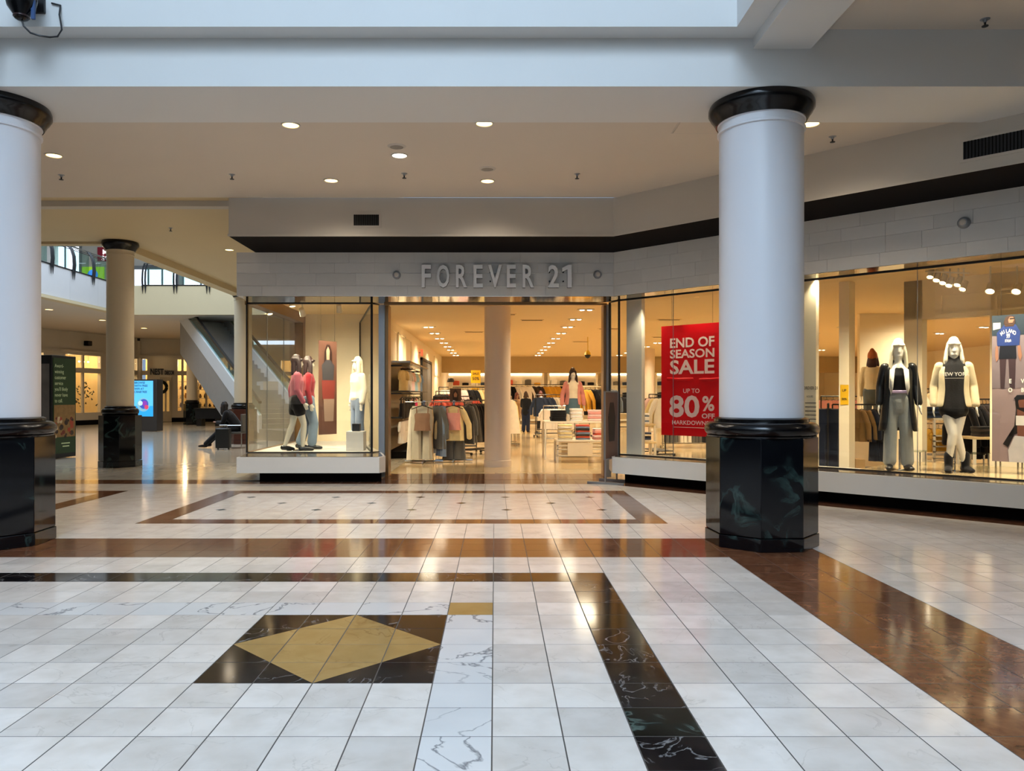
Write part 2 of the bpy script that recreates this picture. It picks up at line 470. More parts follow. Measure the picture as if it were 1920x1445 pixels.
# ------------------------------------------------------------------ ceilings and beams
def S(mb, name, m, label, **k):
    return struct(mb.build(name, m, **k), label)
S(MB().box(-26, 14, 7.175, 8.12, Z_SOFF, 5.6), 'trim_beam', M_fascia, 'pale beam carried by the big columns', smooth=False)
S(MB().prism([(-26, 8.12), (14, 8.12), (14, 11.44), (-26, 11.44)], Z_CEIL, 4.6), 'ceiling_main', M_ceil, 'flat grey-beige ceiling in front of the shop', smooth=False)
S(MB().box(-26, -3.98, 11.44, 16.0, Z_UP, 4.85).box(-7.65, -4.25, 16.0, 47, Z_UP, 4.85), 'ceiling_corridor', M_warmceil, 'warm beige corridor ceiling', smooth=False)
S(MB().box(-26, -3.99, 12.55, 12.75, 4.557, Z_UP), 'trim_downstand', M_bulk, 'shallow downstand across the corridor ceiling', smooth=False)
S(MB().box(-7.95, -7.65, 16.0, 46, 4.50, 5.0).box(-26, -7.65, 15.9, 16.1, 4.60, 5.0), 'trim_atrium_edge', M_warmceil, 'beige edge beam around the far atrium opening', smooth=False)
# beams and high ceilings of the concourse around the skylight well
S(MB().box(2.41, 2.95, -18, 7.175, 4.70, 5.6), 'trim_cross_beam', M_fascia, 'pale cross beam running back from the right column', smooth=False)
S(MB().box(-5.27, -4.73, -18, 7.175, 4.70, 5.6), 'trim_cross_beam_far', M_fascia, 'pale cross beam above the left column', smooth=False)
S(MB().box(2.95, 14, -18, 7.175, 4.883, 5.1), 'ceiling_right_bay', M_ceil, 'grey ceiling of the bay beside the right column', smooth=False)
S(MB().box(-26, -5.27, -18, 7.175, 4.883, 5.1), 'ceiling_left_bay', M_ceil, 'grey ceiling of the bay left of the columns', smooth=False)
well = MB()
well.box(-4.73, 2.41, 6.95, 7.175, 4.80, 13.0)
well.box(2.19, 2.41, -16, 6.95, 4.80, 13.0)
well.box(-4.73, -4.53, -16, 6.95, 4.80, 13.0)
well.box(-4.73, 2.41, -18, -16, 4.80, 13.0)
S(well, 'wall_skylight_well', M_fascia, 'pale walls of the skylight well above the concourse', smooth=False)
sk = thing('skylight', 'long glazed skylight above the concourse', 'skylight', (-1.17, -4.0, 12.3))
for q in range(13): MB().box(-3.35, 3.35, -0.04, 0.04, 0, 0.1).build('glazing_bar', M_steel, sk, loc=(0, -10 + q * 1.7, 0))
S(MB().box(-26, 14, -18.2, -18, 0, 5.1), 'wall_behind', M_white, 'plain wall behind the viewer', smooth=False)
S(MB().box(-26.2, -26, -18, 47, 0, 11), 'wall_left', M_white, 'far left wall of the mall', smooth=False)
S(MB().box(14, 14.2, -18, 12, 0, 5.1), 'wall_right', M_white, 'far right wall of the mall', smooth=False)

# ------------------------------------------------------------------ shop front: bulkhead, dark soffit, clad band
XB0 = -3.98
bk = [(XB0, Y_BULK), (S_BULK - Y_BULK, Y_BULK), (12.0, S_BULK - 12.0), (14, S_BULK - 12), (14, 16), (XB0, 16)]
S(MB().prism(bk, Z_BAND + 0.002, 4.42), 'wall_bulkhead', M_bulk, 'grey bulkhead above the shop sign band', smooth=False)
S(MB().prism(bk, Z_BAND - 0.012, Z_BAND), 'trim_soffit', M_dark, 'dark soffit strip above the shop sign band', smooth=False)
tm = MB()
tm.prism([(XB0 - .012, Y_BULK - .012), (S_BULK - Y_BULK + .004, Y_BULK - .012), (12.0, S_BULK - 12.0 - 0.015), (12, S_BULK - 12.0), (S_BULK - Y_BULK, Y_BULK), (XB0, Y_BULK)], Z_BAND - 0.014, Z_BAND + 0.02)
S(tm, 'trim_bulkhead_edge', M_bulk, 'thin moulding along the bulkhead edge', smooth=False)
XS0 = -4.29; XS1 = S_SIGN - Y_SIGN
band = MB().prism([(XS0 + .01, Y_SIGN + .02), (XS1, Y_SIGN + .02), (12, S_SIGN - 12 + .02), (12, S_GLASS - 12), (S_GLASS - Y_GLASS, Y_GLASS), (XS0 + .01, Y_GLASS)], Z_HEAD + .004, Z_BAND - 0.014).build('wall_sign_band', M_clad, smooth=False)
struct(band, 'pale stone-clad sign band over the shop windows')
rows = [(Z_HEAD, 0.17), (Z_HEAD + 0.17, 0.21), (Z_HEAD + 0.38, 0.17), (Z_HEAD + 0.55, 0.176)]
random.seed(3)
def panel_row(a, b, z, h, seedlen):
    a = Vector(a); b = Vector(b); L = (b - a).length; d = (b - a) / L; x = 0
    nrm = Vector((-d.y, d.x))
    while x < L - 0.01:
        w = random.choice(seedlen); e = min(L, x + w)
        if L - e < 0.12: e = L
        q0 = a + d * (x + .0012); q1 = a + d * (e - .0012)
        dep = 0.02 - random.choice((0, 0, .001, .002))
        MB().prism([q0 + nrm * (0.02 - dep), q1 + nrm * (0.02 - dep), q1 + nrm * .022, q0 + nrm * .022], z + .0012, z + h - .0012).build('panel', M_clad, band, smooth=False)
        x = e
for z, h in rows:
    panel_row((XS0, Y_SIGN), (XS1, Y_SIGN), z, h, (0.42, 0.55, 0.66))
    panel_row((XS1, Y_SIGN), (8.6, S_SIGN - 8.6), z, h, (0.42, 0.55, 0.66))
    panel_row((XS0, Y_GLASS), (XS0, Y_SIGN), z, h, (0.6,))
S(MB().prism([(-4.19, Y_SIGN + .02), (XS1, Y_SIGN + .02), (12, S_SIGN - 12 + .03), (12, S_GLASS - 12 + .05), (S_GLASS - Y_GLASS + .02, Y_GLASS + .05), (-4.44, Y_GLASS + .05)], Z_HEAD - .004, Z_HEAD), 'trim_mirror_soffit', M_mirror, 'polished steel soffit over the shop windows', smooth=False)

# shop ceiling
S(MB().prism([(-4.43, Y_GLASS + .05), (S_GLASS - Y_GLASS, Y_GLASS + .05), (12, S_GLASS - 12 + .05), (18, S_GLASS - 12 + .05), (18, 43), (-4.43, 43)], Z_SHOP, 3.5), 'ceiling_shop', M_shopceil, 'warm cream ceiling inside the clothes shop', smooth=False)
hd = MB().wallseg((-4.43, Y_GLASS + .05), (S_GLASS - Y_GLASS, Y_GLASS + .05), .06, Z_HEAD, Z_SHOP)
S(hd, 'wall_window_head', M_cream, 'cream head above the shop glazing', smooth=False)

# ------------------------------------------------------------------ shop letters
sg = thing('shop_sign', 'raised silver block letters above the shop entrance', 'sign', (0, Y_SIGN, 0))
boxes = [('F', 791.5, 809), ('O', 820, 843), ('R', 855.5, 876), ('E', 888, 905.5), ('V', 915, 941), ('E', 950, 967), ('R', 979.5, 1000.5), ('2', 1027, 1047), ('1', 1053, 1071)]
for ch, xa, xb in boxes:
    mb = text_mb(ch, 0.4, bold=0.03, depth=0.03)
    if ch == '1': mb = MB().vprism([(.55, 0), (1, 0), (1, 1), (.6, 1), (.0, .86), (.0, .68), (.55, .80)], -.03, .03)
    xs = [v[0] for v in mb.v]; zs = [v[2] for v in mb.v]
    X0, X1 = px_x(xa, Y_SIGN), px_x(xb, Y_SIGN); Z0, Z1 = px_z(540.5, Y_SIGN), px_z(498, Y_SIGN)
    sx = (X1 - X0) / (max(xs) - min(xs)); sz = (Z1 - Z0) / (max(zs) - min(zs))
    mb.v = [(X0 + (v[0] - min(xs)) * sx, v[1] - 0.06, Z0 + (v[2] - min(zs)) * sz) for v in mb.v]
    mb.m = [0 if max(mb.v[i][1] for i in f_) - min(mb.v[i][1] for i in f_) < 1e-4 and mb.v[f_[0]][1] < -0.06 else 1 for f_ in mb.f]
    o = mb.build('letter', [M_letter, M_letter_side], sg, smooth=False)
    for fz in (0.3, 0.7): MB().rod(((X0 * .84 + X1 * .16), -0.04, Z0 + (Z1 - Z0) * fz), ((X0 * .84 + X1 * .16), 0.004, Z0 + (Z1 - Z0) * fz), 0.012).build('standoff', M_blackmat, o)
def wall_lamp(loc, rz, label):
    t = thing('wall_speaker', label, 'speaker', loc, rz, 'round fittings on the sign band')
    b = MB().lathe([(0.0, 0.07), (0.045, 0.068), (0.06, 0.05), (0.068, 0.03), (0.068, 0.0)], 24).xf(Matrix.Rotation(PI / 2, 4, 'X'))
    b.build('housing', M_steel, t)
    MB().lathe([(0.0, 0.078), (0.03, 0.076), (0.04, 0.066)], 20).xf(Matrix.Rotation(PI / 2, 4, 'X')).build('grille', M_bulk, t)
wall_lamp(px(744, 516, Y_SIGN), 0, 'small round metal fitting just left of the shop letters')
wall_lamp(px(1120, 515, Y_SIGN), 0, 'small round metal fitting just right of the shop letters')
p = 880.0 / F; Yd = S_SIGN / (1 + p)
wall_lamp((p * Yd, Yd, px_z(418, Yd)), -PI / 4, 'round metal fitting on the angled sign band at the far right')

def grille(loc, rz, w, h, label, n):
    t = thing('air_grille', label, 'vent', loc, rz)
    MB().box(-w / 2 - .03, w / 2 + .03, -.012, .0, -.03, 0).box(-w / 2 - .03, w / 2 + .03, -.012, 0, h, h + .03).box(-w / 2 - .03, -w / 2, -.012, 0, 0, h).box(w / 2, w / 2 + .03, -.012, 0, 0, h).build('frame', M_bulk, t, smooth=False)
    MB().box(-w / 2, w / 2, -.004, .0, 0, h).build('backing', M_blackmat, t, smooth=False)
    for q in range(n):
        x = -w / 2 + w * (q + .5) / n
        MB().box(x - .004, x + .004, -.012, -.003, 0, h).build('slat', M_dark, t, smooth=False)
grille((px_x(687, Y_BULK), Y_BULK, px_z(423, Y_BULK)), 0, 0.38, 0.165, 'small dark air grille on the bulkhead above the sign', 14)
p = (1905 - CX) / F; Yd = S_BULK / (1 + p)
grille((p * Yd, Yd, px_z(281, Yd)), -PI / 4, 0.95, 0.19, 'long dark air grille on the angled bulkhead at far right', 30)

# ------------------------------------------------------------------ plinths, bases, glazing
def st(mb, name, m, label): return S(mb, name, m, label, smooth=False)
# left bay
plL = [(XS0, Y_SIGN), (-1.92, Y_SIGN), (-1.85, 12.98), (-2.02, 13.75), (-3.02, 17.3), (-4.43, 17.3), (-4.43, Y_GLASS), (XS0, Y_GLASS)]
st(MB().prism(plL, Z_PLB, Z_SILL), 'trim_plinth_left', M_plinth, 'white raised plinth under the left shop window')
st(MB().prism([(-4.0, Y_BASE), (-1.93, Y_BASE), (-2.05, 13.75), (-3.05, 17.2), (-4.0, 17.2)], 0, Z_PLB), 'baseboard_left', M_dark, 'dark recessed base under the left shop window')
st(MB().prism([(-4.25, Y_SIGN + .04), (-1.96, Y_SIGN + .04), (-1.9, 13.0), (-2.05, Y_GLASS), (-4.4, Y_GLASS)], Z_SILL, Z_SILL + .006), 'trim_sill_left', M_granite, 'polished sill of the left shop window')
# angled front
a0 = (XS1 - 0.02, Y_SIGN + .02)
plR = [a0, (12, S_SIGN - 12), (12, S_GLASS + .5 - 12), (S_GLASS + .5 - 13.6, 13.6), (2.0, 13.45)]
st(MB().prism(plR, Z_PLB, Z_SILL), 'trim_plinth_right', M_plinth, 'white raised plinth under the angled shop windows')
st(MB().prism([(2.2, 13.0), (12, S_BASE - 12), (12, S_BASE + .7 - 12), (2.5, 13.4)], 0, Z_PLB), 'baseboard_right', M_dark, 'dark recessed base under the angled shop windows')
st(MB().prism([(XS1 + .03, Y_SIGN + .06), (12, S_SIGN - 12 + .06), (12, S_GLASS - 12), (S_GLASS - 13.5, 13.5), (2.08, 13.3)], Z_SILL, Z_SILL + .006), 'trim_sill_right', M_granite, 'polished sill of the angled shop windows')
ds = MB()
for c in (4.9, 6.4):
    ds.wallseg((c, S_SIGN - c - .001), (c + .0, S_SIGN - c - .002), .001, .2, .21)

def glazing(name, label, pts, z0, z1, panes, frame_m=M_blackmat, fr=0.018):
    w = bpy.data.objects.new(name, None); C.objects.link(w); struct(w, label)
    a, b = Vector(pts[0]), Vector(pts[1]); L = (b - a).length; d = (b - a) / L
    cuts = [0] + panes + [1]
    for q in range(len(cuts) - 1):
        p0 = a + d * (L * cuts[q] + .003); p1 = a + d * (L * cuts[q + 1] - .003)
        MB().wallseg(p0, p1, .012, z0, z1).build('pane', G_shop, w, smooth=False)
    for q in cuts[1:-1]:
        p0 = a + d * (L * q)
        MB().wallseg(p0 - d * .003, p0 + d * .003, .013, z0, z1).build('joint', M_steel, w, smooth=False)
    n = Vector((-d.y, d.x)) * -.01
    MB().wallseg(a + n, b + n, .035, z0 - .0, z0 + .015).wallseg(a + n, b + n, .035, z1 - .015, z1).build('rail', frame_m, w, smooth=False)
    for p_ in (a, b):
        MB().wallseg(p_ - d * fr / 2 + n, p_ + d * fr / 2 + n, .035, z0, z1).build('stile', frame_m, w, smooth=False)
    return w
GL, GR = -4.43, -2.19
zs, zh = Z_SILL + .006, Z_HEAD - .004
glazing('window_1', 'front pane of the left display window', ((GL, Y_GLASS), (GR, Y_GLASS)), zs, zh, [])
glazing('window_2', 'corner pane of the left display window beside the entrance', ((GR, Y_GLASS), (-2.06, Y_GLASS + .22)), zs, zh, [])
glazing('window_3', 'side glazing of the left display window towards the corridor', ((GL, 17.25), (GL, Y_GLASS + .02)), zs, zh, [.33, .66], M_bronze)
st(MB().box(GL - .05, GL + .16, 13.75, 17.3, zh - .02, zh + .2).box(GL - .03, GL + .16, 17.1, 17.3, zs, zh), 'trim_side_frame', M_bronze, 'bronze frame of the side glazing')
glazing('window_4', 'inner return pane of the left display window', ((GR - .02, Y_GLASS + .1), (-3.02, 17.25)), zs, zh, [])
glazing('window_5', 'angled shop window holding the red sale poster', ((S_GLASS - 13.28, 13.28), (4.35, S_GLASS - 4.35)), zs, zh, [.345])
glazing('window_6', 'angled shop window in front of the coat mannequins', ((4.35, S_GLASS - 4.35), (9.4, S_GLASS - 9.4)), zs, zh, [.222, .64])
glazing('window_7', 'narrow corner pane right of the entrance', ((2.02, 13.55), (S_GLASS - 13.28, 13.28)), zs, zh, [])
# entrance jambs
st(MB().box(-2.10, -1.99, 13.86, 14.02, 0, zh), 'trim_jamb_left', M_steel, 'grey metal post left of the entrance')
st(MB().box(-1.985, -1.93, 13.9, 14.25, 0, zh), 'trim_gate_track_left', M_bronze, 'bronze gate track left of the entrance')
st(MB().box(2.015, 2.10, 13.86, 14.0, 0, zh), 'trim_jamb_right', M_steel, 'grey metal post right of the entrance')
st(MB().box(1.965, 2.01, 13.9, 14.2, 0, zh), 'trim_gate_track_right', M_bronze, 'bronze gate track right of the entrance')
st(MB().box(-1.98, 2.0, 13.72, 13.8, Z_HEAD - .03, Z_HEAD), 'trim_gate_head', M_bronze, 'bronze gate head over the entrance')

# shop walls
st(MB().box(-4.43, -2.62, 17.3, 17.42, 0, Z_SHOP), 'wall_display_back', M_cream, 'cream back wall of the left display window')
st(MB().box(-2.62, -2.50, 17.3, 18.0, 0, Z_SHOP), 'wall_display_return', M_cream, 'cream return wall behind the left display window')
st(MB().box(-2.62, -2.50, 18.0, 42.0, 0, Z_SHOP), 'wall_shop_left', M_cream, 'cream panelled left wall inside the shop')
st(MB().box(-4.43, -4.3, 17.42, 47, 0, Z_UP), 'wall_shop_side', M_white, 'outer side wall of the shop along the corridor')
st(MB().box(-2.6, 18, 42, 42.2, 0, Z_SHOP), 'wall_shop_back', M_cream, 'cream back wall of the shop')
st(MB().box(18, 18.2, 3.3, 42.2, 0, Z_SHOP), 'wall_shop_right', M_cream, 'cream right wall of the shop')
st(MB().box(-2.5, 18, 36.0, 36.4, 2.55, Z_SHOP), 'wall_shop_bulkhead', mat('shop_bulkhead', '#b9a175', rough=.7), 'tan bulkhead hanging at the back of the shop')
# panel mouldings on the shop's left wall
for q, (ya, yb) in enumerate([(18.2, 19.6), (19.75, 21.2), (21.35, 22.8), (31.5, 33), (33.2, 35)]):
    f = MB()
    for z0, z1 in ((2.3, 3.1),):
        f.box(-2.5, -2.475, ya, yb, z0, z0 + .04).box(-2.5, -2.475, ya, yb, z1 - .04, z1).box(-2.5, -2.475, ya, ya + .04, z0, z1).box(-2.5, -2.475, yb - .04, yb, z0, z1)
    st(f, 'trim_wall_panel_%d' % q, M_cream, 'raised panel moulding on the shop left wall')
dr = bpy.data.objects.new('door_1', None); C.objects.link(dr); struct(dr, 'dark grey double door in the shop left wall')
for ya, yb in ((25.8, 27.6), (27.65, 29.4)):
    d_ = MB().box(-2.52, -2.44, ya, yb, 0.01, 2.65).build('door_leaf', mat('door_grey', '#54504b', rough=.4), dr, smooth=False)
    MB().rod((-2.40, yb - .15, .95), (-2.40, yb - .15, 1.25), .015).build('handle', M_chrome, d_)
MB().box(-2.52, -2.42, 25.7, 25.8, 0, 2.75).box(-2.52, -2.42, 29.4, 29.5, 0, 2.75).box(-2.52, -2.42, 25.7, 29.5, 2.66, 2.75).build('door_frame', M_blackmat, dr, smooth=False)
ex = thing('exit_sign', 'small red exit sign above the grey doors inside the shop', 'sign', (-2.40, 25.2, 2.78))
MB().box(-.02, .02, -.16, .16, 0, .2).build('housing', emit('exit_red', '#d8452c', 1.2), ex, smooth=False)
MB().box(-.1, -.02, -.02, .02, .08, .12).build('bracket', M_steel, ex, smooth=False)

# white pier behind the first angled pane, display platform, pilasters
st(MB().prism([(2.30, 13.42), (2.52, 13.20), (2.60, 13.32), (2.40, 13.55)], zs, Z_SHOP), 'wall_window_pier', M_white, 'white pier just inside the angled window')
plat = [diag(S_GLASS + .15, 5.0), diag(S_GLASS + .15, 9.4), (10.6, 7.3), (6.4, 11.9)]
st(MB().prism(plat, 0, Z_SILL + .01), 'floor_display_platform', M_shopfloor, 'raised display platform behind the right window')
def pilaster(pxa, pxb, s, label, zt=Z_SHOP, n=1):
    pa, pb = (pxa - CX) / F, (pxb - CX) / F
    A = Vector((pa * s / (1 + pa), s / (1 + pa))); B = Vector((pb * s / (1 + pb), s / (1 + pb)))
    w = MB().wallseg(A, B, .25, 0, zt).build('wall_pilaster_%d' % n, M_cream, smooth=False); struct(w, label)
    d = (B - A).normalized(); nr = Vector((d.y, -d.x)) * .02
    L = (B - A).length
    if L > .3:
        for z0, z1 in ((.6, .95), (1.05, 2.45), (2.55, 3.0)):
            A2, B2 = A + d * .07, B - d * .07
            f = MB().wallseg(B2 , A2, .018, z0, z0 + .03).wallseg(B2, A2, .018, z1 - .03, z1).wallseg(A2 + d * .03, A2, .018, z0, z1).wallseg(B2, B2 - d * .03, .018, z0, z1)
            f.build('panel_moulding', M_cream, w, smooth=False)
    return A, B
pilaster(1573, 1592, 18.0, 'narrow cream pier behind the right shop window', n=1)
A1, B1 = pilaster(1695, 1729, 19.0, 'wide panelled cream pilaster between the two coat mannequins', n=2)
A2, B2 = pilaster(1856, 2010, 19.0, 'wide panelled cream pilaster at the right end of the display', n=3)
st(MB().wallseg(A1, B2, .25, 2.68, Z_SHOP), 'wall_display_header', M_cream, 'cream panelled header behind the right display')
hm = MB(); dd = (B2 - A1).normalized()
for (ta, tb) in ((.52, 2.4),):
    a_, b_ = A1 + dd * ta, A1 + dd * tb
    hm.wallseg(b_, a_, .02, 2.74, 2.77).wallseg(b_, a_, .02, 3.03, 3.06).wallseg(a_ + dd * .03, a_, .02, 2.74, 3.06).wallseg(b_, b_ - dd * .03, .02, 2.74, 3.06)
st(hm, 'trim_header_panel', M_cream, 'raised panel on the header behind the right display')
st(MB().wallseg((px_x(1612, 17.2), 17.2), (px_x(1700, 17.2), 17.2), .12, 0, Z_SHOP), 'wall_display_side', M_cream, 'cream panel behind the beanie mannequin')

# round pale column inside the entrance, and more inside the shop
M_shopcol = mat('shop_column_paint', '#ddc9b4', rough=0.45, var=0.02)
def shop_column(x, y, r, label):
    t = thing('shop_column', label, 'column', (x, y, 0), 0, 'round columns inside the shop')
    MB().lathe([(r, .14), (r, Z_SHOP)], 40).build('shaft', M_shopcol, t)
    MB().lathe([(r + .012, 0), (r + .012, .13), (r, .14)], 40).build('base_ring', M_shopcol, t)
shop_column(px_x(933, 15.95), 15.95, .272, 'large round pale column in the middle of the shop entrance')
shop_column(6.0, 30.0, .24, 'round pale column deep in the shop behind the sale poster window')

# ------------------------------------------------------------------ big columns of the concourse
def big_column(x, y, label, R=0.401, pedR=0.53, ztop=Z_SOFF, rot=0, ped_mat=None, capR=.505, shaft=None):
    ped_mat = ped_mat or M_ped
    t = thing('column', label, 'column', (x, y, 0), 0, 'classical columns of the mall')
    b = MB(); n = 8
    def ring(r): return [(r * math.cos(2 * PI * k / n + rot), r * math.sin(2 * PI * k / n + rot)) for k in range(n)]
    pd = MB().prism(ring(pedR), 0.13, 1.06).build('pedestal', ped_mat, t, smooth=False, bevel=.006)
    MB().prism(ring(pedR + .008), 0, 0.125).build('pedestal_base', ped_mat, pd, smooth=False, bevel=.006)
    k = R / .401
    pr = [(R + .115 * k, 1.06), (R + .12 * k, 1.075)]
    for q in range(13):
        a = -PI / 2 + PI * q / 12
        pr.append((R + .068 * k + .075 * k * math.cos(a), 1.135 + .07 * math.sin(a)))
    pr += [(R + .05 * k, 1.21), (R + .05 * k, 1.235), (R + .02 * k, 1.25), (R - .03, 1.25)]
    MB().lathe(pr, 48).build('torus_base', M_black, t)
    sh = MB().lathe([(R, 1.245), (R, ztop - .29), (R * 1.0, ztop - .285)], 56).build('shaft', shaft or M_shaft, t)
    MB().lathe([(R, ztop - .29), (R + .018 * k, ztop - .283), (R + .018 * k, ztop - .265), (R + .006, ztop - .255), (R + .008, ztop - .20), (R + .03 * k, ztop - .18), (R - .05, ztop - .18)], 56).build('necking', shaft or M_shaft, sh)
    c = capR
    MB().lathe([(R - .05, ztop - .19), (R + .03 * k, ztop - .19), (c - .035, ztop - .12), (c - .02, ztop - .105), (c - .012, ztop - .085), (c, ztop - .07), (c, ztop - .03), (c - .012, ztop - .0), (R - .05, ztop)], 56).build('capital', M_black, t)
    return t
ang = math.atan2(-7.65, -2.649)
big_column(2.649, 7.65, 'large white column on a dark octagonal pedestal at right', rot=ang)
big_column(-4.985, 7.65, 'large white column cut off by the left picture edge', rot=ang)
small = dict(R=.262, pedR=.41, ztop=Z_UP - .0, capR=.36, rot=PI / 8, shaft=mat('corridor_column_paint', '#d3c4a8', rough=.45, var=.02))
big_column(-7.78, 15.95, 'slim cream column with black capital in the corridor at left', **small)
big_column(-7.72, 23.55, 'slim cream column beside the left display window', ped_mat=mat('brown_pedestal', '#4a2a20', rough=.2), **small)
s2 = dict(small); s2['ztop'] = 4.63
big_column(px_x(360, 39), 39, 'distant slim cream column beside the decor shop', **s2)
s3 = dict(small); s3['pedR'] = .40
big_column(-7.72, 31.2, 'slim cream column seen through the left display window', **s3)

# ------------------------------------------------------------------ ceiling fittings of the concourse
E_warm = emit('downlight_warm', '#ffd98a', 5.0)
E_cool = emit('downlight_white', '#fff6ea', 9.0)
def downlight(x, y, z, label, r=.085, e=None, power=125, col=(1, .86, .68)):
    t = thing('downlight', label, 'ceiling light', (x, y, z), 0, 'recessed downlights')
    MB().lathe([(r, -.001), (r + .004, -.010), (r + .018, -.008), (r + .02, 0)], 28).build('trim_ring', M_bulk, t)
    MB().lathe([(0, -.004), (r, -.004), (r, -.001)], 28).build('lens', e or E_warm, t)
    if power: spot(t, (0, 0, -.03), power, col, 150, 1, .1)
    return t
DL = [(545, 234, 'yellowish round downlight near the middle of the left ceiling half'), (908, 231, 'yellowish round downlight directly above the shop letters near the beam'),
      (101, 291, 'yellowish round downlight beside the left column'), (621, 338, 'yellowish round downlight nearest the small bulkhead grille'),
      (914, 339, 'yellowish round downlight just behind the round ceiling speaker'), (1520, 232, 'downlight half hidden behind the right column capital')]
for x, y, lb in DL:
    Yc = (Z_CEIL - H) * F / (CY - y); downlight(px_x(x, Yc), Yc, Z_CEIL, lb)
for X, Yq, z, lb in ((5.2, 8.5, Z_CEIL, 'added downlight beyond the right picture edge, nearest the beam'), (7.6, 5.2, 4.883, 'added downlight in the high ceiling beyond the right picture edge'), (-7.5, 9.4, Z_CEIL, 'added downlight beyond the left picture edge')):
    downlight(X, Yq, z, lb)  # unseen downlights added past the picture edges for extra light
Yc = (Z_CEIL - H) * F / (CY - 291); downlight(px_x(749, Yc), Yc, Z_CEIL, 'bright white round downlight in the middle of the ceiling', e=E_cool, power=180, col=(1, .95, .88))
downlight(px_x(430, (Z_UP - H) * F / (CY - 468)), (Z_UP - H) * F / (CY - 468), Z_UP, 'warm downlight in the corridor ceiling beside the sign band', power=180)
downlight(-6.2, 21.0, Z_UP, 'warm corridor downlight hidden behind the sign band', power=320)
downlight(-6.2, 26.5, Z_UP, 'warm corridor downlight seen through the left display window', power=320)
def ceil_speaker(x, y, z, label, r=.1):
    t = thing('ceiling_speaker', label, 'speaker', (x, y, z))
    MB().lathe([(r * .78, -.006), (r * .8, -.014), (r, -.010), (r + .01, 0)], 28).build('ring', M_bulk, t)
    MB().lathe([(0, -.02), (r * .5, -.018), (r * .8, -.006)], 24).build('grille', mat('speaker_grille', '#8c857d', rough=.5), t)
for x, y, lb in ((744, 274, 'flat round ceiling speaker in front of the white downlight'), (914, 316, 'round ceiling speaker above the shop sign')):
    Yc = (Z_CEIL - H) * F / (CY - y); ceil_speaker(px_x(x, Yc), Yc, Z_CEIL, lb)
def sprinkler(x, y, z, label):
    t = thing('sprinkler', label, 'sprinkler', (x, y, z), 0, 'fire sprinklers')
    MB().lathe([(.012, -.03), (.02, -.006), (.04, -.004), (.042, 0)], 16).build('escutcheon', M_steel, t)
    MB().rod((0, 0, -.02), (0, 0, -.06), .009).lathe([(0, -.066), (.028, -.066), (.028, -.06), (0, -.06)], 12).build('head', M_blackmat, t)
for x, y, z, lb in ((115, 328, Z_CEIL, 'ceiling sprinkler beside the left column'), (435, 327, Z_CEIL, 'ceiling sprinkler above the left end of the bulkhead'),
                    (758, 325, Z_CEIL, 'ceiling sprinkler behind the bright white downlight'), (1082, 326, Z_CEIL, 'ceiling sprinkler left of the access hatch'),
                    (1561, 256, Z_CEIL, 'ceiling sprinkler right of the right column'), (320, 427, Z_UP, 'sprinkler in the warm corridor ceiling'),
                    (1847, 36, 4.883, 'sprinkler on the high ceiling at the top right')):
    Yc = (z - H) * F / (CY - y); sprinkler(px_x(x, Yc), Yc, z, lb)
Ya, Yb = (Z_CEIL - H) * F / (CY - 228), (Z_CEIL - H) * F / (CY - 249)
hx0, hx1 = px_x(1262, Yb), px_x(1345, Yb)
t = thing('access_hatch', 'square ceiling access hatch left of the right column capital', 'hatch', ((hx0 + hx1) / 2, (Ya + Yb) / 2, Z_CEIL))
w, dpt = (hx1 - hx0) / 2, (Yb - Ya) / 2
MB().box(-w, w, -dpt, dpt, -.006, 0).build('panel', M_ceil, t, smooth=False)
MB().box(-w - .02, w + .02, -dpt - .02, -dpt - .004, -.004, 0).box(-w - .02, w + .02, dpt + .004, dpt + .02, -.004, 0).box(-w - .02, -w - .004, -dpt, dpt, -.004, 0).box(w + .004, w + .02, -dpt, dpt, -.004, 0).build('frame', M_bulk, t, smooth=False)

# security camera at the top left, hung on the skylight well wall
cx_, cz_ = px_x(40, 6.72), px_z(8, 6.72)
t = thing('security_camera', 'black dome security camera with hanging cable at the top left', 'camera', (cx_, 6.72, cz_))
MB().lathe([(0, -.145), (.03, -.14), (.055, -.125), (.062, -.10), (.11, -.03), (.125, .03), (.125, .16), (.05, .2), (0, .2)], 32).build('housing', M_black, t)
MB().lathe([(.062, -.1), (.066, -.105), (.066, -.112), (.058, -.116)], 24).build('ring', mat('dark_red_ring', '#2c1010', rough=.3), t)
MB().rod((0, 0, .12), (0, .225, .12), .03).box(-.08, .08, .2, .228, .03, .22).build('bracket', M_blackmat, t)
MB().box(.095, .125, -.02, .0, -.135, .03).build('strap', mat('blue_strap', '#2b4a78', rough=.6), t, smooth=False)
cb = [(.005, 0, -.14), (.02, 0, -.19), (.08, 0, -.25), (.16, 0, -.275), (.22, .05, -.265), (.26, .1, -.235), (.27, .15, -.15), (.25, .17, -.08), (.225, .19, .0), (.22, .215, .1), (.14, .215, .12)]
MB().tube(cb, .008).build('cable', M_blackmat, t)

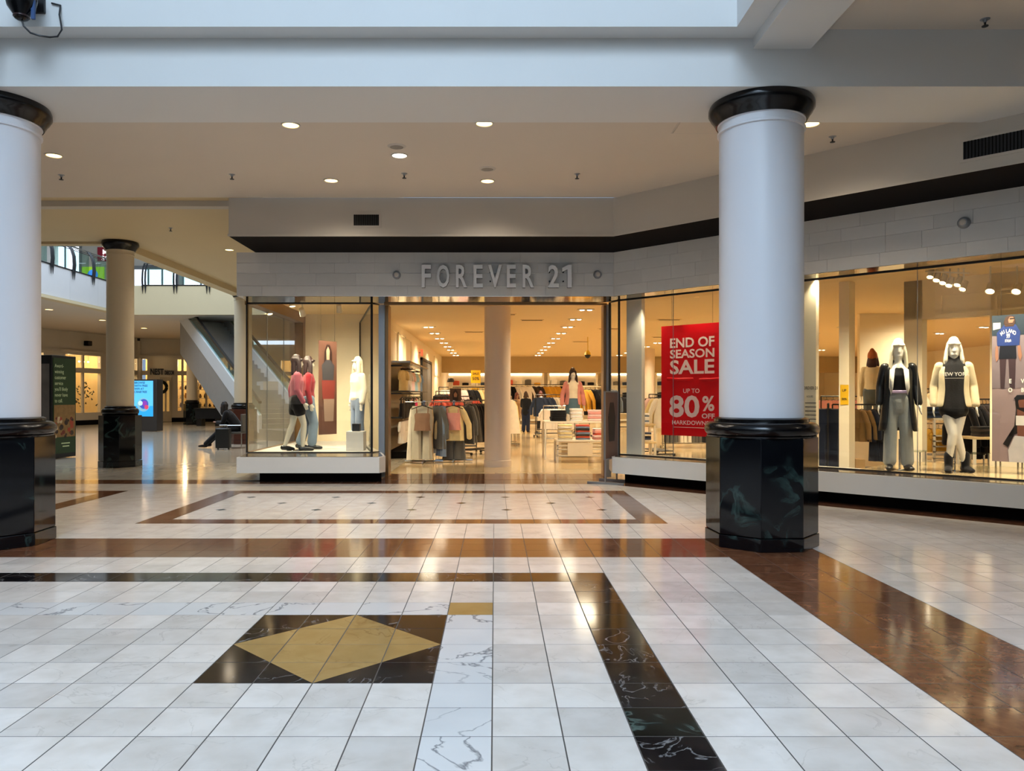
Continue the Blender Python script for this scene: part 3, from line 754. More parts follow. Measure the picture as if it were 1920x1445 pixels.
# ------------------------------------------------------------------ far atrium: galleries, railings, upper level
GYF, GXL, ZG0, ZG1 = 30.0, -14.55, 4.63, 5.77
st(MB().box(GXL, -7.0, GYF, GYF + .3, ZG0, ZG1), 'wall_gallery_far', mat('gallery_fascia_warm', '#cdbb95', rough=.6, var=.02), 'cream fascia of the far upper gallery')
M_gpan = mat('gallery_panel', '#cfccc9', rough=.6, var=.02)
gl = MB().box(GXL - .3, GXL - .02, 10, GYF, ZG0 + .1, ZG1).build('wall_gallery_left', M_gpan, smooth=False); struct(gl, 'pale panelled fascia of the left upper gallery')
for q in range(9):
    y0 = 13.2 + q * 1.87
    MB().box(GXL - .02, GXL, y0 + .004, y0 + 1.866, ZG0 + .12, ZG1 - .005).build('panel', M_gpan, gl, smooth=False)
st(MB().box(GXL - .3, GXL + .06, 10, GYF, ZG0, ZG0 + .1), 'trim_gallery_left', M_warmceil, 'cream moulding under the left gallery fascia')
st(MB().box(-26, GXL - .1, 16, 47, ZG0 + .01, ZG0 + .4).box(GXL - .1, -4.4, GYF + .05, 47, ZG0 + .01, ZG0 + .4), 'ceiling_gallery', M_ceil, 'grey ceiling under the far galleries')
st(MB().box(-21, -4.4, 37, 37.2, 5.0, 11), 'wall_upper_far', M_white, 'far wall of the upper level')
st(MB().box(-21.2, -21, 10, 37, 5.0, 11), 'wall_upper_left', M_white, 'left wall of the upper level')
st(MB().box(-21, GXL - .4, 10, 37, 10.6, 11).box(GXL - .4, -4.4, 30.5, 37, 10.6, 11), 'ceiling_upper', M_white, 'ceiling of the upper level')
def railing(name, label, a, b, n, z, first=0.0, flip=1):
    a = Vector(a); b = Vector(b); L = (b - a).length; d = (b - a) / L
    out = Vector((d.y, -d.x)) * flip
    t = thing(name, label, 'railing', (0, 0, 0))
    def q(s, o, zz): v = a + d * s + out * o; return (v.x, v.y, zz)
    step = L / n
    for k in range(n):
        s0, s1 = k * step + .12, (k + 1) * step - .12
        MB().wallseg((a + d * s0 - out * .05), (a + d * s1 - out * .05), .012, z + .06, z + .72).build('pane', G_rail, t, smooth=False)
    for k in range(n + 1):
        s = min(max(k * step, .06), L - .06)
        for o in (-.055, .055):
            pts = [q(s + o, .045, z - .32), q(s + o, .05, z - .02), q(s + o, .07, z + .2), q(s + o, .05, z + .5), q(s + o, -.02, z + .72), q(s + o, -.14, z + .88)]
            MB().loft([(p_, .006 + .032 * min(1, i / 1.0), .004 + .026 * min(1, i / 1.0)) for i, p_ in enumerate(pts)], side=(d.x, d.y, 0), n=6, dome=False).build('bracket', M_blackmat, t)
    MB().rod(q(0, -.14, z + .88), q(L, -.14, z + .88), .03).build('handrail', M_chrome, t)
    for zz, o in ((.80, -.09), (.74, -.06)):
        MB().rod(q(0, o, z + zz), q(L, o, z + zz), .012).build('bar', M_blackmat, t)
    MB().wallseg(a + out * .02, b + out * .02, .08, z - .01, z + .03).build('base_channel', M_blackmat, t, smooth=False)
railing('gallery_railing', 'glass railing with curved black brackets on the left gallery', (GXL, 16.05), (GXL, 29.05), 10, ZG1, flip=1)
railing('gallery_railing', 'glass railing with black brackets along the far gallery', (-13.75, GYF), (-7.35, GYF), 5, ZG1, flip=1)
# lit shop fronts and signs on the upper level
E_shop = emit('lit_shop_window', '#dcebff', 2.2)
def upper_front(xa, xb, ya, yb, label):
    t = thing('upper_shopfront', label, 'shop front', (0, 36.98, 0))
    p0, p1 = px(xa, yb, 36.9), px(xb, ya, 36.9)
    MB().box(p0.x, p1.x, -.04, 0, p0.z, p1.z).build('lit_window', E_shop, t, smooth=False)
    f = MB().box(p0.x - .1, p1.x + .1, -.08, 0, p1.z, p1.z + .18).box(p0.x - .1, p0.x, -.08, 0, p0.z, p1.z).box(p1.x, p1.x + .1, -.08, 0, p0.z, p1.z)
    f.build('frame', M_steel, t, smooth=False)
    n = 3
    for q in range(1, n):
        x = p0.x + (p1.x - p0.x) * q / n
        MB().box(x - .04, x + .04, -.08, 0, p0.z, p1.z).build('mullion', M_steel, t, smooth=False)
upper_front(70, 148, 462, 512, 'brightly lit upper shop front behind the left gallery railing')
upper_front(252, 330, 505, 545, 'brightly lit upper shop front behind the middle of the far railing')
upper_front(345, 440, 505, 545, 'brightly lit upper shop front behind the right of the far railing')
def flat_sign(name, label, cat, p0, p1, m, Y, lines=(), tm=None, h=.3):
    t = thing(name, label, cat, ((p0.x + p1.x) / 2, Y, (p0.z + p1.z) / 2))
    w, hh = (p1.x - p0.x) / 2, (p1.z - p0.z) / 2
    MB().box(-w, w, -.05, 0, -hh, hh).build('board', m, t, smooth=False)
    for i, s_ in enumerate(lines):
        mb = text_mb(s_, h, bold=.02, depth=.004)
        mb.v = [(v[0], v[1] - .056, v[2] + hh - (i + 1.15) * h * 1.25) for v in mb.v]
        mb.build('lettering', tm, t, smooth=False)
    return t
flat_sign('upper_sign', 'red upper-level sign with white letters beside the corridor column', 'sign', px(182, 489, 36.9), px(214, 463, 36.9), mat('sign_red', '#a81f38', rough=.4), 36.98, ('MI', 'SO'), emit('white_print', '#ffffff', .8), .24)
gp = flat_sign('upper_poster', 'green and blue poster on the upper level behind the left railing', 'poster', px(153, 530, 36.9), px(194, 500, 36.9), emit('poster_green', '#8ab52a', .8), 36.98)
MB().lathe([(0, .07), (.25, .07), (.25, .0)], 24).xf(Matrix.Rotation(PI / 2, 4, 'X')).build('blue_disc', emit('poster_blue', '#3d86d8', .8), gp)
flat_sign('upper_banner', 'narrow dark blue banner on the upper level right of the corridor column', 'banner', px(243, 545, 36.9), px(249, 508, 36.9), mat('banner_blue', '#1d4f86', rough=.5), 36.98)

# ------------------------------------------------------------------ far shop fronts on the corridor
fac = [Vector((-23.5, 30.0)), Vector((-21.0, 37.0)), Vector((-19.6, 42.5)), Vector((-13.2, 44.5)), Vector((-4.4, 44.5))]
M_fac = mat('far_shopfront_paint', '#cfc6b4', rough=.6, var=.03)
M_facin = mat('far_shop_inside', '#d9bd84', rough=.7, var=.15, scale=2)
M_item = [mat('dark_item', '#2a2018', rough=.6), mat('brass_item', '#b98a4a', rough=.5), mat('wood_item', '#6b4a30', rough=.6), mat('linen_item', '#d8cdb8', rough=.7)]
def facade(idx, a, b, wins, label, zt=4.63):
    """wins: (start, end) along the wall in metres, each with an upper and a lower light"""
    d = (b - a).normalized(); L = (b - a).length; n = Vector((-d.y, d.x))         # n points away from the corridor
    w = MB()
    zs_ = (0.0, .62, 2.62, 2.86, 3.5)
    x = 0
    for s0, s1 in wins:
        w.wallseg(a + d * x, a + d * s0, .2, 0, zt); x = s1
        w.wallseg(a + d * s0, a + d * s1, .2, 0, zs_[1]); w.wallseg(a + d * s0, a + d * s1, .2, zs_[2], zs_[3]); w.wallseg(a + d * s0, a + d * s1, .2, zs_[4], zt)
    w.wallseg(a + d * x, b, .2, 0, zt)
    o = w.build('wall_far_shops_%d' % idx, M_fac, smooth=False); struct(o, label)
    MB().wallseg(a - n * .02, b - n * .02, .03, 0, .24).build('base', M_dark, o, smooth=False)
    MB().wallseg(a - n * .10, b - n * .10, .1, 3.62, 3.72).wallseg(a - n * .05, b - n * .05, .05, 3.56, 3.62).build('cornice', M_fac, o, smooth=False)
    MB().wallseg(a + n * 2.0, b + n * 2.0, .1, 0, zt).build('inner_wall', M_facin, o, smooth=False)
    for s0, s1 in wins:
        m_ = (s0 + s1) / 2
        for z0, z1 in ((zs_[1], zs_[2]), (zs_[3], zs_[4])):
            for q0, q1 in ((s0, m_), (m_, s1)):
                MB().wallseg(a + d * (q0 + .03) + n * .08, a + d * (q1 - .03) + n * .08, .01, z0, z1).build('pane', G_shop, o, smooth=False)
            MB().wallseg(a + d * (m_ - .06) + n * .02, a + d * (m_ + .06) + n * .02, .1, z0, z1).build('mullion', M_fac, o, smooth=False)
        c = a + d * m_ + n * 1.0
        l = bpy.data.lights.new('far_shop_light', 'POINT'); l.energy = 75; l.color = (1, .74, .42); l.shadow_soft_size = .15
        lo = bpy.data.objects.new('far_shop_light', l); C.objects.link(lo); lo.location = (c.x, c.y, 3.3)
    return a, d, n
a_, d_, n_ = facade(1, fac[0], fac[1], [(1.2, 3.0), (4.2, 6.6)], 'far shop front at the left end of the corridor')
b_, e_, m_ = facade(2, fac[1], fac[2], [(.4, 2.7), (3.3, 5.4)], 'far cream shop front with divided windows behind the corridor column')
f0_ = (fac[3] - fac[2]).normalized()
def s_at(x): r = (x - CX) / F; return (r * fac[2].y - fac[2].x) / (f0_.x - r * f0_.y)
c_, f_, k_ = facade(3, fac[2], fac[3], [(s_at(252), s_at(276)), (s_at(333), s_at(351)), (s_at(370), s_at(403))], 'far cream shop front of the decor shop')
facade(4, fac[3], fac[4], [(.8, 2.6), (4.0, 6.2)], 'far shop front at the end of the corridor')
# goods seen in the far shop windows
random.seed(11)
def far_goods(a, d, n, s, kind, label):
    c = a + d * s + n * .75
    t = thing(kind, label, kind.split('_')[-1], (c.x, c.y, 0))
    if kind == 'table_lamp':
        MB().box(-.35, .35, -.25, .25, 0, .75).build('stand', M_item[2], t, smooth=False)
        MB().lathe([(.1, .75), (.03, .8), (.06, .95), (.02, 1.12)], 14).build('base', M_item[1], t)
        MB().lathe([(.22, 1.1), (.13, 1.45)], 18).build('shade', emit('lampshade', '#ffdc9a', 1.5), t)
    elif kind == 'potted_tree':
        MB().lathe([(.16, 0), (.22, .45)], 14).build('pot', M_item[2], t)
        MB().rod((0, 0, .4), (0, 0, 1.3), .03).build('trunk', M_item[2], t)
        b = MB()
        for q in range(40):
            v = Vector((random.gauss(0, .2), random.gauss(0, .2), 1.6 + random.gauss(0, .3)))
            b.loft([(v, .05, .02), (v + Vector((random.uniform(-.15, .15), random.uniform(-.15, .15), .1)), .01, .01)], n=5, dome=False)
        tag(b.build('foliage', mat('dark_leaf', '#1d2a17', rough=.6), t), kind='stuff')
    elif kind == 'display_shelf':
        MB().box(-.6, -.55, -.2, .2, 0, 2.3).box(.55, .6, -.2, .2, 0, 2.3).build('side', M_item[3], t, smooth=False)
        for z in (.3, .8, 1.3, 1.8, 2.25): MB().box(-.6, .6, -.2, .2, z, z + .04).build('shelf', M_item[3], t, smooth=False)
        for z in (.34, .84, 1.34, 1.84):
            for q in range(4):
                h_ = random.uniform(.12, .32); x = -.42 + q * .27
                MB().lathe([(.05, 0), (.08, h_ * .4), (.04, h_ * .8), (.05, h_)], 10, (x, 0, z)).build('vase', random.choice(M_item), t)
    else:
        MB().box(-.55, .55, -.3, .3, 0, .5).box(-.55, .55, .2, .3, .5, 1.0).build('body', M_item[0], t, bevel=.05)
        MB().box(-.5, .5, -.28, .18, .5, .62).build('cushion', M_item[2], t, bevel=.04)
far_goods(b_, e_, m_, 1.0, 'table_lamp', 'table lamp with glowing shade in the window left of the corridor column')
far_goods(b_, e_, m_, 2.3, 'potted_tree', 'dark potted tree in the window left of the corridor column')
far_goods(b_, e_, m_, 4.3, 'dark_armchair', 'dark armchair in the far window behind the corridor column')
far_goods(a_, d_, n_, 5.4, 'dark_armchair', 'dark armchair in the far left window beside the green banner')
far_goods(c_, f_, k_, s_at(342), 'display_shelf', 'shelf of vases in the far window left of the distant column')
far_goods(c_, f_, k_, s_at(388), 'display_shelf', 'shelf of vases in the far window right of the distant column')
# string of bulbs in the upper lights
for q in range(7):
    c = b_ + e_ * (.6 + q * .3) + m_ * .5
    bt = thing('hanging_bulb', '%s small glowing bulb from the left in the upper far window' % ORD[q], 'lamp', (c.x, c.y, 3.2), 0, 'bulbs in the far shop window')
    MB().lathe([(0, -.05), (.05, -.02), (.05, .02), (0, .05)], 10).build('globe', emit('bulb_glow', '#ffe6ae', 6), bt)
    MB().rod((0, 0, .05), (0, 0, 1.4), .006, 5).build('flex', M_blackmat, bt)
# decor shop sign, door and wreath
ns = thing('decor_shop_sign', 'dark raised lettering over the decor shop door', 'sign', (0, 0, 0))
ddir = f_; ang_ = math.atan2(ddir.y, ddir.x)
def on_fac(s, z): v = c_ + f_ * s - k_ * .03; return Vector((v.x, v.y, z))
def fac_s(x):                                                     # distance along the decor facade seen at picture column x
    r = (x - CX) / F; den = f_.x - r * f_.y
    return (r * c_.y - c_.x) / den
for tx, xa, xb, h_ in (('NEST', 282, 307, .34), ('DECOR', 309, 327, .22)):
    mb = text_mb(tx, h_, bold=.03, depth=.03, align='LEFT'); xs = [v[0] for v in mb.v]
    s0, s1 = fac_s(xa), fac_s(xb); k = (s1 - s0) / (max(xs) - min(xs))
    zb = px_z(702, (c_ + f_ * s0).y)
    mb.v = [((v[0] - min(xs)) * k, v[1], v[2]) for v in mb.v]
    mb.build('lettering', M_blackmat, ns, smooth=False, loc=on_fac(s0, zb), rz=ang_)
dd2 = bpy.data.objects.new('door_2', None); C.objects.link(dd2); struct(dd2, 'glazed door of the decor shop')
s0, s1 = fac_s(300), fac_s(322)
MB().wallseg(c_ + f_ * s0 - k_ * .06, c_ + f_ * s1 - k_ * .06, .05, 0.02, 2.5).build('door_leaf', mat('door_cream', '#b7ab95', rough=.5), dd2, smooth=False)
MB().wallseg(c_ + f_ * (s0 + .12) - k_ * .075, c_ + f_ * ((s0 + s1) / 2 - .05) - k_ * .075, .02, .6, 2.3).wallseg(c_ + f_ * ((s0 + s1) / 2 + .05) - k_ * .075, c_ + f_ * (s1 - .12) - k_ * .075, .02, .6, 2.3).build('door_glass', emit('lit_door_glass', '#c79a55', .5), dd2, smooth=False)
wv = c_ + f_ * ((s0 + s1) / 2 - .25) - k_ * .12
wr = thing('wreath', 'round dark green wreath on the decor shop door', 'wreath', (wv.x, wv.y, 1.95), ang_)
pts = [(.3 * math.cos(a * PI / 12), 0, .3 * math.sin(a * PI / 12)) for a in range(25)]
MB().tube(pts, .09, 8).build('ring', mat('fir_green', '#141f12', rough=.8, bump=1), wr)
MB().loft([((0, -.08, -.3), .1, .04), ((0, -.09, -.42), .05, .03)]).build('bow', mat('bow_red', '#6b1a1a', rough=.6), wr)
for q, (s, lb) in enumerate(((1.7, 'small square black wall box high on the left far wall'),)):
    v = b_ + e_ * s - m_ * .05
    t = thing('wall_box', lb, 'speaker', (v.x, v.y, 4.1), math.atan2(e_.y, e_.x)); MB().box(-.15, .15, -.2, .05, -.12, .12).build('housing', M_dark, t, bevel=.02); MB().box(-.12, .12, -.21, -.2, -.09, .09).build('grille', M_blackmat, t, smooth=False)
v = on_fac(fac_s(258), px_z(636, 42.8)); t = thing('wall_box', 'small black wall box above the lit directory screen', 'speaker', v, ang_); MB().box(-.15, .15, -.2, .05, -.12, .12).build('housing', M_dark, t, bevel=.02); MB().box(-.12, .12, -.21, -.2, -.09, .09).build('grille', M_blackmat, t, smooth=False)
for x, y, lb in ((92, 580, 'small downlight under the left gallery nearest the left column'), (192, 600, 'small downlight under the gallery beside the corridor column'), (270, 615, 'small downlight under the far gallery above the directory screen'), (375, 604, 'small downlight under the far gallery above the escalator')):
    Yc = (ZG0 + .01 - H) * F / (CY - y); downlight(px_x(x, Yc), Yc, ZG0 + .01, lb, r=.13, power=260)

# ------------------------------------------------------------------ escalator
et, eb = Vector((-12.6, 33.0, 4.75)), Vector((-7.3, 26.6, .35))
dv = (eb - et); hd_ = Vector((dv.x, dv.y, 0)).normalized(); sd = Vector((-hd_.y, hd_.x, 0))
es = thing('escalator', 'pale escalator descending behind the corridor columns', 'escalator', (0, 0, 0))
def esec(side0, side1, zlo, zhi, m, name, parent=es, e0=0.0, e1=1.0):
    A, B = et + dv * e0, et + dv * e1
    vs = []
    for p_ in (A, B):
        for s_ in (side0, side1):
            for z in (zlo, zhi): vs.append(p_ + sd * s_ + Vector((0, 0, z)))
    return MB().add(vs, [(0, 1, 3, 2), (4, 6, 7, 5), (0, 4, 5, 1), (2, 3, 7, 6), (0, 2, 6, 4), (1, 5, 7, 3)]).build(name, m, parent, smooth=False)
esec(-.9, .9, -1.5, -.15, mat('truss_grey', '#948f88', rough=.6), 'truss')
esec(-.92, -.8, -.15, .45, M_fascia, 'skirt'); esec(.8, .92, -.15, .45, M_fascia, 'skirt')
esec(-.87, -.85, .1, .85, G_rail, 'balustrade_glass'); esec(.85, .87, .1, .85, G_rail, 'balustrade_glass')
esec(-.91, -.81, .85, .93, M_blackmat, 'handrail'); esec(.81, .91, .85, .93, M_blackmat, 'handrail')
for q in range(26):
    p_ = et + dv * ((q + .5) / 26)
    u = hd_ * .17
    MB().prism([(u + sd * .75)[:2], (-u + sd * .75)[:2], (-u - sd * .75)[:2], (u - sd * .75)[:2]], -.2, .06).build('step', M_steel, es, smooth=False, loc=p_)
MB().box(-1.4, 1.4, -.9, .9, 0, .34).build('landing', M_steel, es, smooth=False, loc=(eb.x + hd_.x * 1.2, eb.y + hd_.y * 1.2, 0), rz=math.atan2(hd_.y, hd_.x))
st(MB().wallseg((-10.9, 31.2), (-8.6, 28.5), 1.7, 0, 2.0), 'wall_under_escalator', M_bulk, 'grey wall under the escalator')

# far end: bright daylight window and red counter seen through the side glazing
fw = bpy.data.objects.new('window_8', None); C.objects.link(fw); struct(fw, 'bright daylight opening seen through the left display window')
p0, p1 = px(470, 646, 44.3), px(556, 614, 44.3)
MB().box(p0.x, p1.x, 44.28, 44.32, p0.z, p1.z).build('pane', emit('daylight_opening', '#cfe0f5', 1.6), fw, smooth=False)
MB().box(p0.x - .1, p1.x + .1, 44.2, 44.4, p0.z - .1, p0.z).box(p0.x - .1, p1.x + .1, 44.2, 44.4, p1.z, p1.z + .1).build('frame', M_white, fw, smooth=False)
rc = thing('red_counter', 'low red counter seen through the left display window', 'counter', (px_x(523, 33), 33, 0))
MB().box(-.7, .7, -.4, .4, 0.02, .55).build('front', mat('counter_red', '#c4452f', rough=.4), rc, bevel=.02)
MB().box(-.75, .75, -.45, .45, .55, .62).build('top', mat('counter_red_top', '#d8604a', rough=.3), rc, bevel=.01)
MB().box(-.75, .75, .35, .45, .62, 1.1).build('backrest', mat('counter_red', '#c4452f'), rc, bevel=.02)

# ------------------------------------------------------------------ green totem, directory screen, kiosk bench
tx0 = Vector((-10.17, 17.62)); tx1 = Vector((-10.05, 18.42)); dt = (tx1 - tx0).normalized(); angt = math.atan2(dt.y, dt.x)
Lt = (tx1 - tx0).length
tt = thing('advert_totem', 'dark framed advertising totem with green poster beside left column', 'sign', (tx0.x, tx0.y, 0), angt)
MB().box(0, Lt, 0, .55, .02, 2.40).build('cabinet', M_blackmat, tt, smooth=False, bevel=.008)
MB().box(.04, Lt - .03, -.012, 0, .12, 2.34).build('poster', mat('totem_green', '#1c3a16', rough=.4, var=.1), tt, smooth=False)
ps = MB().box(.06, Lt - .05, -.016, -.011, .5, 1.25).build('photo_print', mat('totem_photo', '#8a6a3c', rough=.4, var=.5, scale=9), tt, smooth=False)
random.seed(5)
for q in range(26):
    x, z = random.uniform(.1, Lt - .14), random.uniform(.5, .95); r_ = random.uniform(.03, .07)
    MB().lathe([(0, .004), (r_, .003), (r_, 0)], 9).xf(Matrix.Rotation(PI / 2, 4, 'X')).build('print_patch', mat('patch_%d' % (q % 5), ('#2c1a14', '#a2402a', '#c9b08a', '#3c3022', '#6d2b1f')[q % 5], rough=.5), ps, loc=(x, -.016, z))
for i, s_ in enumerate(('Award-', 'winning', 'customer', 'service', "you'll likely", 'never have', 'to call.')):
    mb = text_mb(s_, .085, bold=.006, align='LEFT'); mb.v = [(v[0] * .82 + .08, -.015, v[2] + 2.12 - i * .135) for v in mb.v]
    mb.build('lettering', mat('totem_text', '#cfe0b0', rough=.5), tt, smooth=False)
for zq, xq, wq in ((.34, .3, .28), (.27, .34, .22)): MB().box(xq, xq + wq, -.015, -.012, zq, zq + .025).build('print_line', mat('totem_text', '#cfe0b0'), tt, smooth=False)
MB().box(-.004, 0, .06, .5, .3, 2.2).build('side_picture', mat('totem_side', '#6d6660', rough=.4, var=.5, scale=3), tt, smooth=False)

kx = px_x(273, 31.6); 
kk = thing('directory_kiosk', 'tall directory kiosk with a glowing light blue screen', 'screen', (kx, 31.6, 0), -.15)
MB().box(-.56, .56, -.1, .35, .02, 2.14).build('cabinet', mat('kiosk_grey', '#3c3835', rough=.4), kk, bevel=.01)
scn = MB().box(-.46, .40, -.115, -.1, .62, 2.08).build('screen', emit('screen_blue', '#5cc0f5', .75), kk, smooth=False)
MB().box(-.46, .40, -.119, -.114, .62, 1.05).build('screen_lower', emit('screen_blue2', '#2da2e8', .75), scn, smooth=False)
for i, s_ in enumerate(('BROWSE', 'WITH FREE', 'WIFI AT', 'CRABTREE')):
    mb = text_mb(s_, .085, bold=.02, align='LEFT'); mb.v = [(v[0] - .42, -.121, v[2] + 1.96 - i * .125) for v in mb.v]
    mb.build('lettering', mat('screen_text', '#10305e', rough=.6), scn, smooth=False)
for r_, cl, dx, dz in ((.28, '#7fb6c9', 0, 0), (.2, '#3b58b8', .02, .03), (.11, '#8a3fae', .06, .05), (.09, '#d8476a', .14, -.1), (.1, '#bfe8e2', -.13, .06)):
    MB().lathe([(0, .004), (r_, .003), (r_, 0)], 28).xf(Matrix.Rotation(PI / 2, 4, 'X')).build('globe_graphic', emit('globe_' + cl[1:], cl, .7), scn, loc=(-.02 + dx, -.121 - r_ * .0 - (.28 - r_) * .02, 1.1 + dz))

kb = thing('kiosk_counter', 'dark glass kiosk counter beside the distant column', 'counter', (px_x(394, 37.5), 37.5, 0))
MB().box(-.62, .62, -.3, .3, .35, .82).build('body', mat('kiosk_dark', '#20242a', rough=.25), kb, bevel=.01)
MB().box(-.66, .66, -.34, .34, .82, .87).build('top', M_blackmat, kb, smooth=False)
for x in (-.45, .45): MB().box(x - .12, x + .12, -.25, .25, 0, .35).build('foot', M_blackmat, kb, smooth=False)

# ------------------------------------------------------------------ shop lights
SPC = (1.0, .87, .61)
E_spot = emit('spot_glow', '#fff0d2', 12.0)
M_fix = mat('light_fixture_white', '#d9cfb8', rough=.5)
def shop_light(x, y, label, power=0, z=Z_SHOP):
    t = thing('spot_cluster', label, 'ceiling light', (x, y, z), 0, 'spot clusters on the shop ceiling')
    t.rotation_euler.z = random.uniform(-.5, .5)
    MB().box(-.17, .17, -.09, .09, -.02, 0).build('plate', M_fix, t, smooth=False)
    for dx in (-.08, .08):
        MB().lathe([(0, -.032), (.045, -.03), (.05, -.018)], 12).build('lens', E_spot, t, loc=(dx, 0, 0))
    if power: spot(t, (0, 0, -.06), power, SPC, 165, 1, .22)
random.seed(21)
cols_ = [(-1.76, 'leftmost'), (1.93, 'second'), (5.6, 'third'), (9.3, 'fourth'), (13.0, 'fifth')]
for X, nm in cols_:
    k = 0
    for q in range(12):
        Yq = 16.3 + 2.03 * q - (4 if X > 9 else 0)
        if X + Yq < 17.6 or Yq > 35.5: continue
        shop_light(X, Yq, '%s spot cluster from the front in the %s ceiling row of the shop' % (ORD[k], nm), power=(450 if q % 2 == 0 else 0))
        k += 1
for q, X in enumerate((-.5, 2.5, 5.5, 8.5, 12)):
    shop_light(X, 38.5, '%s spot cluster from the left behind the tan shop bulkhead' % ORD[q], power=600)
# ceiling vents and flat discs of the shop
for q, (X, Yq) in enumerate(((.2, 17.3), (.9, 18.6), (3.1, 21), (-.6, 22), (4.2, 18.5), (2.9, 26), (5.2, 24))):
    t = thing('ceiling_vent', '%s nearest flat slot vent in the shop ceiling' % ORD[q], 'vent', (X, Yq, Z_SHOP), 0, 'slot vents in the shop ceiling')
    MB().box(-.28, .28, -.1, .1, -.012, 0).build('frame', M_shopceil, t, smooth=False)
    for s_ in (-.05, 0, .05): MB().box(-.25, .25, s_ - .012, s_ + .012, -.014, -.011).build('slot', M_dark, t, smooth=False)
# hanging yellow mirror ball camera
v = px(1102, 665, 24)
t = thing('ceiling_camera', 'small yellow pendant camera hanging above the pink jacket mannequin', 'camera', v)
MB().rod((0, 0, .05), (0, 0, Z_SHOP - v.z), .012).build('stem', mat('yellow_paint', '#d8b531', rough=.4), t)
MB().lathe([(.0, -.03), (.1, 0), (.09, .07), (.03, .14), (0, .14)], 16).build('housing', mat('yellow_paint', '#d8b531'), t)
MB().lathe([(0, -.12), (.07, -.08), (.1, -.01), (0, 0)], 16).build('dome', M_black, t)

# left display lights
def track_spot(loc, aim, label, power, col=SPC, r=.06):
    t = thing('track_spotlight', label, 'spotlight', loc, 0, 'display window spotlights')
    d = (Vector(aim) - Vector(loc)).normalized()
    rot = d.to_track_quat('-Z', 'Y').to_euler()
    h = MB().lathe([(.02, .1), (r * .8, .09), (r, -.06), (r * .85, -.05)], 16).build('head', M_fix, t); h.rotation_euler = rot
    l = MB().lathe([(0, -.045), (r * .86, -.045), (r * .86, -.05)], 16).build('lens', E_spot, t); l.rotation_euler = rot
    MB().rod((0, 0, .05), (0, 0, max(.06, Z_SHOP - loc[2])), .012).build('stem', M_fix, t)
    if power: spot(t, d * .08, power, col, 100, .9, .05, rot)
for q, (x, y, ax, ay, lb) in enumerate(((548, 569, -3.6, 14.3, 'track spotlight at the top of the left display above the first mannequin'),
                                   (505, 584, -4.0, 14.6, 'track spotlight nearest the side glazing of the left display'),
                                   (567, 586, -3.4, 16.5, 'bright track spotlight in front of the back wall of the left display'),
                                   (636, 580, -3.0, 16.0, 'track spotlight above the hanging portrait poster'))):
    Yq = 15.0 if q in (1, 3) else 14.6
    track_spot(px(x, y, Yq), (ax, ay, 1.0), lb, 170)
for q, (x, y) in enumerate(((1745, 514), (1757, 520), (1769, 525), (1781, 530), (1797, 529), (1807, 537))):
    Yq = 11.2 - q * .03
    track_spot(px(x, y, Yq), (5.5, 10.4, 1.2), '%s track spotlight from the left above the right display' % ORD[q], 0, r=.045)
for q, (x, y) in enumerate(((1857, 541), (1907, 542))):
    track_spot(px(x, y, 10.9), (6.1, 10.0, 1.2), ('bright track spotlight just left of the tall fashion poster top', 'bright track spotlight above the tall fashion poster')[q], 0, r=.06)
def added_spot_row(n, s, xa, xb, desc, power, depth=1.1):  # unseen spots added behind the window head to brighten the display fronts
    for q in range(n):
        X = xa + (xb - xa) * q / max(1, n - 1)
        track_spot((X, s - X, 3.2), (X + depth * .7, s - X + depth * .7, .9), '%s added unseen spotlight from the left above %s' % (ORD[q], desc), power, r=.05)
added_spot_row(6, S_GLASS + .16, 4.6, 7.6, 'the coat mannequins, behind the window head', 230)
added_spot_row(3, S_GLASS + .16, 2.6, 3.9, 'the sale poster, behind the window head', 90, .25)
for q in range(4):  # four more unseen spots, added to light the left display from the front
    track_spot((-4.1 + q * .6, Y_GLASS + .2, 3.2), (-4.0 + q * .5, 15.0, .9), '%s added unseen spotlight from the left above the left display, behind the head' % ORD[q], 135, r=.05)
tk = MB().rod(px(1735, 509, 11.2), px(1818, 512, 11.0), .012)
t = tk.build('light_track', M_fix); tag(t, 'thin track rail carrying the spotlights above the right display', 'light track')

